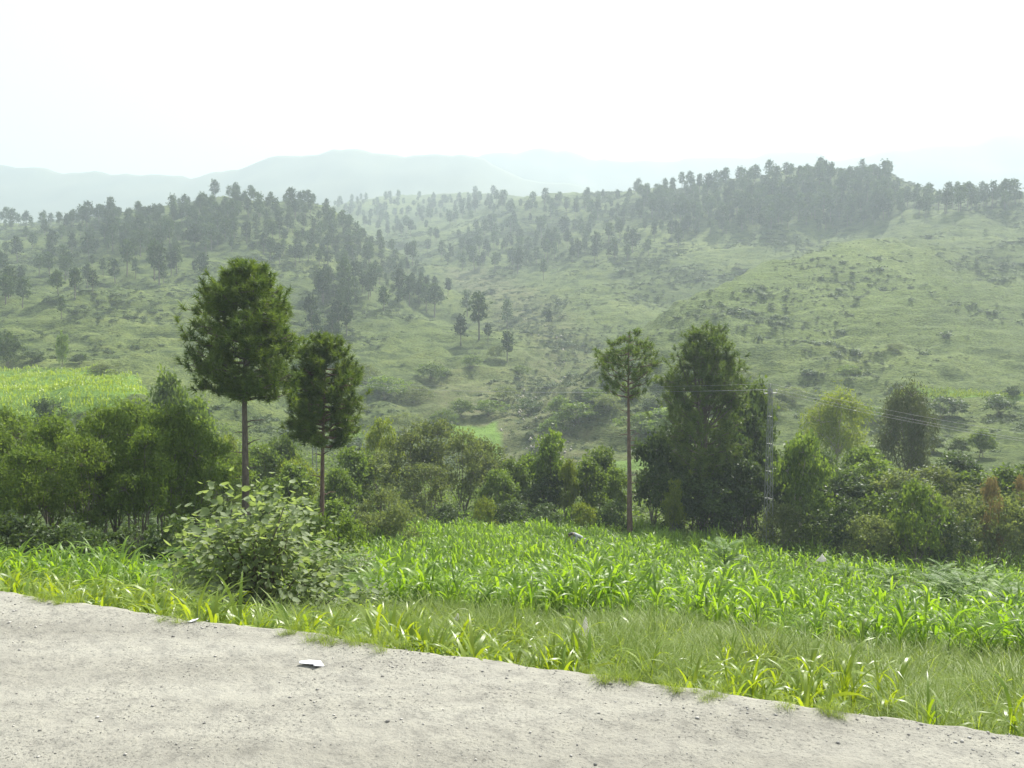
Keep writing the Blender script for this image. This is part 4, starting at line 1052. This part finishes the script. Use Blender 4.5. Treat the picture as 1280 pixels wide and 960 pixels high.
place('leafy_bush', [('stems', bt), ('foliage', bc)], p[0], p[1], 1, None, 0.3, 'broad leaved grey green bush beside the road in front of the two pines', 'bush', unit_h=False).scale = (1.2, 1.15, 1.38)
bt2, bc2 = big_bush(9)
for px, d, sc, lab in ((240, 13.6, 0.60, 'lower flank bush with small broad leaves left of the big roadside bush'), (455, 13.8, 0.52, 'small broad leaved bush where the fodder meets the maize'), (435, 20, 0.85, 'pale broad leaved bush behind the big roadside bush')):
    p = P(px, 700, d); t = place('leafy_bush', [('stems', bt2), ('foliage', bc2)], p[0], p[1], 1, None, 1.3, lab, 'bush', unit_h=False); t.scale = (sc, sc, sc)

def frond(mb, base, az, L, e0, dr, lw, r, npair=15):
    h = np.array([math.cos(az), math.sin(az), 0]); s = np.array([-math.sin(az), math.cos(az), 0])
    p = np.array(base, float); path = [p]
    for k in range(npair):
        u = k / npair; e = e0 - dr * u
        t = h * math.cos(e) + np.array([0, 0, math.sin(e)])
        p = p + t * L / npair; path.append(p)
    path = np.array(path)
    C, A = [], []
    for k in range(2, npair + 1):
        u = k / npair; tt = unit(path[k] - path[k - 1]); ll = lw * math.sin(math.pi * (0.12 + 0.80 * u)) ** 0.7
        for sg in (-1, 1):
            C.append(path[k]); A.append(unit(s * sg + tt * 0.45 + np.array([0, 0, -0.25])) * ll)
    A = np.array(A); ln = np.linalg.norm(A, axis=1)
    n = len(C); C = np.array(C); ax = unit(A); nr = unit(np.array([0, 0, 1.0]) + r.normal(0, 0.15, (n, 3))); sd = unit(np.cross(ax, nr))
    L_ = ln[:, None]; W_ = L_ * 0.40
    V = np.stack([C, C + ax * L_ * 0.4 + sd * W_ * 0.5, C + ax * L_, C + ax * L_ * 0.4 - sd * W_ * 0.5], 1).reshape(-1, 3)
    mb.add(V, None, np.arange(n * 4).reshape(-1, 4), np.full(n * 4, r.random()))
    return path
def sapling(seed, hh, L, nf, lw):
    r = np.random.default_rng(seed); sb = MB(); res = []
    tube(sb, [[0, 0, -0.05], [0.02, 0.01, hh * 0.5], [r.normal(0, 0.03), 0, hh]], [0.03, 0.022, 0.012], 6)
    for k in range(nf):
        f = (k + 0.5) / nf; b = MB()
        pa = frond(b, [0, 0, hh * (0.12 + 0.88 * f)], k * 2.4 + r.normal(0, 0.2), L * r.uniform(0.8, 1.15) * (1.15 - 0.45 * f), r.uniform(0.35, 0.7) + 0.6 * f, r.uniform(0.7, 1.3), lw, r)
        tube(b, pa, np.linspace(0.008, 0.003, len(pa)), 3, cap=False)
        res.append(('frond', b.mesh('frond', M['fern'])))
    return [('stem', sb.mesh('stem', M['stalk'], True))] + res
sap = [sapling(500 + k, 0.95, 0.85, 24, 0.18) for k in range(4)]
for px, d, sc, lab in [(262, 14.6, 1.55, 'arching feather leaved sapling behind the left side of the big roadside bush'), (290, 15.5, 1.5, 'feather leaved sapling poking over the top of the big roadside bush'), (398, 14.2, 1.35, 'feather leaved sapling at the right end of the big roadside bush')]:
    p = P(px, 680, d); t = place('sapling', sap[int(px) % 4], p[0], p[1], 1, None, None, lab, 'sapling', unit_h=False); t.scale = (sc, sc, sc)
t = place('sapling', sap[1], SAPX[0], SAPX[1], 1, None, None, 'feather leaved sapling standing alone in the maize', 'sapling', unit_h=False); t.scale = (1.45, 1.45, 1.7)
for px, d, sc in [(1205, 24, 1.35), (1185, 25, 1.2), (1235, 23, 1.1), (1265, 20, 1.1), (1215, 21, 1.0), (1250, 26, 1.2), (1115, 30, 1.1), (1160, 28, 1.1), (1285, 22, 1.2), (1060, 33, 1.0), (1180, 34, 1.2), (1230, 33, 1.2)]:
    p = P(px, 680, d); t = place('sapling', sap[int(px) % 4], p[0], p[1], 1, None, None, 'feather leaved sapling in the weedy right corner of the field', 'sapling', 'saplings in the weedy corner', unit_h=False); t.scale = (sc, sc, sc)

# boulder under the bush
def rock(seed, sx, sy, sz):
    bm = bmesh.new(); bmesh.ops.create_icosphere(bm, subdivisions=3, radius=1)
    V = np.array([v.co for v in bm.verts]); k = fbm(V[:, 0] * 1.3 + seed, V[:, 1] * 1.3 + V[:, 2] * 1.7, 4) * 0.35 + 1
    for v, f in zip(bm.verts, k): v.co = Vector((v.co.x * f * sx, v.co.y * f * sy, v.co.z * f * sz))
    me = bpy.data.meshes.new('boulder'); bm.to_mesh(me); bm.free(); me.materials.append(M['stone'])
    for q in me.polygons: q.use_smooth = True
    return me
hx, hy, _ = hit(297, 752, 8.5); p = (float(hx[0]), float(hy[0])); o = tag(obj('boulder', rock(3.0, 0.12, 0.11, 0.30), loc=(p[0], p[1], H1(p[0], p[1]) + 0.12)), 'pale upright boulder at the foot of the roadside bush', 'boulder')

# ------------------------------------------------------------------ lattice power poles and lines
def bar(mb, a, b, w=0.045):
    tube(mb, np.array([a, b], float), [w * 0.5, w * 0.5], 4, cap=False)
def lattice_pole(Hh):
    """square lattice mast: four corner angles, zig-zag lacing on each face, cross arm, insulators"""
    ps = []
    wb, wt = 0.24, 0.085
    cor = lambda z, k: np.array([[1, 1], [-1, 1], [-1, -1], [1, -1]][k]) * (wb + (wt - wb) * z / Hh)
    for k in range(4):
        b = MB(); bar(b, [*cor(0, k), -0.3], [*cor(Hh, k), Hh], 0.05); ps.append(('corner_leg', b.mesh('corner_leg', M['steel'])))
    nz_ = 18
    b = None
    for k in range(4):
        b = MB()
        for j in range(nz_):
            z0, z1 = Hh * j / nz_, Hh * (j + 1) / nz_; k2 = (k + 1) % 4
            A, B = (k, k2) if j % 2 else (k2, k)
            bar(b, [*cor(z0, A), z0], [*cor(z1, B), z1], 0.028)
            if j % 3 == 0: bar(b, [*cor(z0, k), z0], [*cor(z0, k2), z0], 0.03)
        ps.append(('lacing', b.mesh('lacing', M['steel'])))
    b = MB(); bar(b, [-0.45, 0, Hh - 0.28], [0.45, 0, Hh - 0.28], 0.055); bar(b, [-0.45, 0.0, Hh - 0.28], [0, 0, Hh - 0.65], 0.03); bar(b, [0.45, 0, Hh - 0.28], [0, 0, Hh - 0.65], 0.03)
    bar(b, [0, 0, Hh - 0.1], [0, 0, Hh + 0.12], 0.06)
    ps.append(('cross_arm', b.mesh('cross_arm', M['steel'])))
    b = MB(); tube(b, [[0, 0, 0], [0, 0, 0.05], [0, 0, 0.07], [0, 0, 0.12], [0, 0, 0.14], [0, 0, 0.2]], [0.02, 0.02, 0.05, 0.025, 0.045, 0.018], 10)
    ins = b.mesh('insulator', M['ceramic'], True)
    return ps, ins, [(-0.42, 0, Hh - 0.24), (0.42, 0, Hh - 0.24), (0, 0, Hh + 0.12)]
def pole_at(x, y, Hh, rz, label):
    ps, ins, pos = lattice_pole(Hh)
    t = place('power_pole', ps, x, y, 1, None, rz, label, 'power pole', 'lattice poles of the power line', 0.0, False)
    arm = [c for c in t.children if c.name.startswith('cross_arm')][0]
    w = []
    for q in pos:
        o = obj('insulator', ins, arm, q); v = Matrix.Rotation(rz, 3, 'Z') @ Vector(q); w.append(np.array(t.location) + np.array(v) + np.array([0, 0, 0.2]))
    return w
x, y, h = stand(963, 50, 486)
wA = pole_at(x, y, h, 0.15, 'slim steel lattice power pole at the back of the maize field')
pB = P(392, 478, 78); hB = pB[2] - H1(pB[0], pB[1])
wB = pole_at(pB[0], pB[1], max(hB, 5), 0.1, 'lattice power pole hidden behind the smaller dark pine')
pC = P(1420, 568, 43); hC = pC[2] - H1(pC[0], pC[1])
wC = pole_at(pC[0], pC[1], max(hC, 4.0), -0.1, 'lattice power pole past the right thicket')
for (a0, b0, sag, lab) in [(wA, wB, 0.5, 'from the lattice pole towards the left pines'), (wA, wC, 0.35, 'from the lattice pole over the right thicket')]:
    for k, which in enumerate(('front arm', 'rear arm', 'pole top')):
        t = np.linspace(0, 1, 25)[:, None]; pth = a0[k] + (b0[k] - a0[k]) * t; pth[:, 2] -= (4 * t * (1 - t))[:, 0] * sag
        b = MB(); tube(b, pth, 0.0065, 4, cap=False)
        tag(obj('power_line', b.mesh('power_line', M['wire'], True)), 'thin power line wire running ' + lab, 'wire', 'wires ' + lab)

# ------------------------------------------------------------------ person bending in the maize
def skin_mesh(name, joints, edges, root, mat, sub=2):
    bm = bmesh.new(); lay = bm.verts.layers.skin.verify()
    vs_ = {}
    for k, (co, rad) in joints.items():
        v = bm.verts.new(co); v[lay].radius = rad if isinstance(rad, tuple) else (rad, rad); v[lay].use_root = (k == root); vs_[k] = v
    for a0, b0 in edges: bm.edges.new((vs_[a0], vs_[b0]))
    me = bpy.data.meshes.new(name); bm.to_mesh(me); bm.free()
    o = bpy.data.objects.new(name, me); COL.objects.link(o)
    md = o.modifiers.new('skin', 'SKIN'); md.use_smooth_shade = True
    o.modifiers.new('sub', 'SUBSURF').levels = sub; o.modifiers['sub'].render_levels = sub
    me.materials.append(mat)
    return o
# facing -X, bent forward at the hips, both hands reaching down to the plants
J = {'pel': ((0.10, 0, 0.92), (0.15, 0.12)), 'waist': ((-0.06, 0, 1.05), (0.13, 0.105)), 'chest': ((-0.27, 0, 1.20), (0.155, 0.115)), 'neck0': ((-0.41, 0, 1.285), 0.06), 'neck': ((-0.49, 0, 1.29), 0.052), 'head0': ((-0.57, 0, 1.26), (0.085, 0.082)), 'head': ((-0.66, 0, 1.22), (0.092, 0.086)), 'chin': ((-0.655, 0, 1.13), 0.05), 'nose': ((-0.73, 0, 1.165), 0.016)}
E = [('pel', 'waist'), ('waist', 'chest'), ('chest', 'neck0'), ('neck0', 'neck'), ('neck', 'head0'), ('head0', 'head'), ('head0', 'chin'), ('head', 'nose')]
for sgn, q in ((1, 'l'), (-1, 'r')):
    J.update({'sh' + q: ((-0.34, 0.185 * sgn, 1.22), 0.062), 'el' + q: ((-0.44, 0.235 * sgn, 0.95), 0.045), 'wr' + q: ((-0.60, 0.19 * sgn, 0.74), 0.03), 'pa' + q: ((-0.65, 0.18 * sgn, 0.67), (0.036, 0.018)),
              'hi' + q: ((0.13, 0.10 * sgn, 0.86), 0.095), 'kn' + q: ((0.02 + 0.05 * sgn, 0.12 * sgn, 0.47), 0.062), 'an' + q: ((0.12 + 0.08 * sgn, 0.12 * sgn, 0.08), 0.042), 'to' + q: ((-0.06 + 0.08 * sgn, 0.14 * sgn, 0.035), (0.045, 0.03))})
    E += [('chest', 'sh' + q), ('sh' + q, 'el' + q), ('el' + q, 'wr' + q), ('wr' + q, 'pa' + q), ('pel', 'hi' + q), ('hi' + q, 'kn' + q), ('kn' + q, 'an' + q), ('an' + q, 'to' + q)]
    for fi, (dy, ln) in enumerate(((0.028, 0.07), (0.010, 0.08), (-0.008, 0.075), (-0.026, 0.06))):
        a0 = np.array(J['pa' + q][0]); J[f'f{fi}{q}'] = (tuple(a0 + [-0.025, dy * sgn, -0.05]), 0.009); J[f'g{fi}{q}'] = (tuple(a0 + [-0.025 + 0.02, dy * 1.1 * sgn, -0.05 - ln * 0.6]), 0.007)
        E += [('pa' + q, f'f{fi}{q}'), (f'f{fi}{q}', f'g{fi}{q}')]
    a0 = np.array(J['wr' + q][0]); J['t' + q] = (tuple(a0 + [-0.03, -0.045 * sgn, -0.06]), 0.010); E += [('wr' + q, 't' + q)]
hx, hy, _ = hit(727, 699, 18); p = (float(hx[0]), float(hy[0]))
pers = thing('person', 'person with black hair in a pale grey shirt bending down in the maize', 'person', None, (p[0], p[1], H1(p[0], p[1])))
pers.rotation_euler = (0, 0, 0.35)
pers.scale = (1.05, 1.05, 1.05)
def child(o): o.parent = pers; return o
child(skin_mesh('body', J, E, 'pel', M['skin']))
grow = lambda r, g: (r[0] + g, r[1] + g) if isinstance(r, tuple) else r + g
sk = ['pel', 'waist', 'chest', 'shl', 'ell', 'shr', 'elr']
JS = {k: (J[k][0], grow(J[k][1], 0.022)) for k in sk}
JS['hem'] = ((0.20, 0, 0.66), (0.21, 0.17)); JS['coll'] = ((-0.43, 0, 1.285), 0.085)
for q, sgn in (('l', 1), ('r', -1)): JS['cf' + q] = ((-0.555, 0.205 * sgn, 0.80), 0.052)
child(skin_mesh('shirt', JS, [('hem', 'pel'), ('pel', 'waist'), ('waist', 'chest'), ('chest', 'coll'), ('chest', 'shl'), ('shl', 'ell'), ('ell', 'cfl'), ('chest', 'shr'), ('shr', 'elr'), ('elr', 'cfr')], 'pel', M['shirt']))
JT = {k: (J[k][0], grow(J[k][1], 0.03)) for k in ('pel', 'hil', 'hir', 'knl', 'knr')}
for q in 'lr': JT['an' + q] = (tuple(np.array(J['an' + q][0]) + [0, 0, 0.06]), 0.075)
child(skin_mesh('trousers', JT, [('pel', 'hil'), ('pel', 'hir'), ('hil', 'knl'), ('hir', 'knr'), ('knl', 'anl'), ('knr', 'anr')], 'pel', M['trouser']))
child(skin_mesh('hair', {'n': ((-0.475, 0, 1.325), (0.055, 0.05)), 'a': ((-0.545, 0, 1.305), (0.082, 0.086)), 'b': ((-0.63, 0, 1.285), (0.092, 0.08)), 'c': ((-0.71, 0, 1.235), (0.065, 0.06))}, [('n', 'a'), ('a', 'b'), ('b', 'c')], 'b', M['hair']))

# ------------------------------------------------------------------ litter
def sheet(name, outline, crumple, seed, mat, thick=0.004):
    """crumpled sheet from an outline in its own plane"""
    r = np.random.default_rng(seed); o = np.array(outline, float); c = o.mean(0); n = len(o)
    ring = [o, c + (o - c) * 0.66, c + (o - c) * 0.33]
    V = [np.column_stack([q, r.normal(0, crumple, n) + 0.004]) for q in ring] + [np.array([[c[0], c[1], crumple]])]
    V = np.concatenate(V); f4 = []; f3 = []
    for k in range(n):
        j = (k + 1) % n
        f4 += [[k, j, n + j, n + k], [n + k, n + j, 2 * n + j, 2 * n + k]]; f3.append([2 * n + k, 2 * n + j, 3 * n])
    me = mesh(name, V, [np.array(f3), np.array(f4)], M[mat])
    ob = obj(name, me); md = ob.modifiers.new('thick', 'SOLIDIFY'); md.thickness = thick; md.offset = 1
    return ob
p = P(390, 838, 4.88)
o = sheet('paper_sheet', [(-0.085, 0.02), (-0.03, 0.05), (0.04, 0.045), (0.085, -0.01), (0.03, -0.055), (0.02, -0.03), (-0.08, 0.0)], 0.006, 2, 'paper', 0.003)
o.location = (p[0], p[1], float(road_z(p[0], p[1])) + 0.012); o.rotation_euler = (0.03, 0.03, 0.0); tag(o, 'torn white paper sheet lying on the dusty road', 'paper')
p = P(240, 778, 5.68)
o = sheet('paper_scrap', [(-0.03, -0.01), (0.0, 0.02), (0.035, 0.03), (0.03, 0.005), (-0.01, -0.02)], 0.004, 4, 'paper', 0.002)
o.location = (p[0], p[1], float(road_z(p[0], p[1])) + 0.01); tag(o, 'tiny white scrap of paper at the road edge near the roadside bush', 'paper')
def plastic_bag(seed, w, h):
    """crumpled standing film bag: peaked tent with a folded flap"""
    r = np.random.default_rng(seed); V = []; rows, cols = 9, 16
    for i in range(rows):
        u = i / (rows - 1)
        for j in range(cols):
            an = j / cols * 6.283; rad = w * 0.5 * (1 - u) ** 0.85 + 0.004
            rad *= 1 + 0.30 * math.sin(3 * an + 2 * u) * (1 - u * 0.4) + r.normal(0, 0.07)
            V.append([math.cos(an) * rad + 0.02 * u, math.sin(an) * rad * 0.6, h * u * (1 + 0.12 * math.sin(2 * an)) + r.normal(0, 0.006)])
    f = [[i * cols + j, i * cols + (j + 1) % cols, (i + 1) * cols + (j + 1) % cols, (i + 1) * cols + j] for i in range(rows - 1) for j in range(cols)]
    k = len(V)
    V += [[w * 0.2, 0.0, 0.0], [w * 0.55, 0.03, 0.0], [w * 0.5, 0.02, h * 0.55], [w * 0.3, 0.0, h * 0.38]]; f.append([k, k + 1, k + 2, k + 3])
    return mesh('plastic_bag', V, [np.array(f)], M['plastic'], False)
hx, hy, _ = hit(729, 852, 5.2); p = (float(hx[0]), float(hy[0])); o = tag(obj('plastic_bag', plastic_bag(3, 0.13, 0.19), loc=(p[0], p[1], H1(*p) + 0.38)), 'crumpled white plastic bag caught upright in the verge grass', 'plastic bag')
p = P(1027, 697, 26); o = tag(obj('plastic_bag', plastic_bag(5, 0.30, 0.22), loc=(p[0], p[1], p[2] - 0.12)), 'scrap of white plastic snagged among the weeds of the field', 'plastic bag')
p = P(570, 773, 8.6); o = tag(obj('plastic_bag', plastic_bag(8, 0.05, 0.07), loc=(p[0], p[1], p[2] - 0.02)), 'tiny bit of white plastic in the verge left of the larger bag', 'plastic bag')

# ------------------------------------------------------------------ haze
hz = bpy.data.materials.new('haze'); hz.use_nodes = True; nt = hz.node_tree; nt.nodes.clear()
ho = nt.nodes.new('ShaderNodeOutputMaterial'); pv = nt.nodes.new('ShaderNodeVolumePrincipled')
pv.inputs['Color'].default_value = (0.56, 0.64, 0.70, 1); pv.inputs['Density'].default_value = HAZE_DENSITY; pv.inputs['Anisotropy'].default_value = HAZE_ANISO
nt.links.new(pv.outputs['Volume'], ho.inputs['Volume'])
top = max(float((o_.matrix_world.translation.z + max(v[2] for v in o_.bound_box))) for o_ in bpy.data.objects if o_.name.startswith('mountain')) + 8
bot = min(float(ZZ.min()), -60) - 1
for o_ in bpy.data.objects:
    if o_.name.startswith('mountain'): bot = min(bot, min(v[2] for v in o_.bound_box) - 1)
x0, x1, y0, y1 = -3100, 3100, -120, 2420
V = [[x0,y0,bot],[x1,y0,bot],[x1,y1,bot],[x0,y1,bot],[x0,y0,top],[x1,y0,top],[x1,y1,top],[x0,y1,top]]
hm = mesh('haze', V, [np.array([[3,2,1,0],[4,5,6,7],[0,1,5,4],[1,2,6,5],[2,3,7,6],[3,0,4,7]])], hz)
tag(obj('haze', hm), kind='stuff')


tri = 0
for me in {o_.data for o_ in bpy.data.objects if o_.type == 'MESH'}: tri += len(me.loops) - 2 * len(me.polygons)
print('unique triangles', tri)
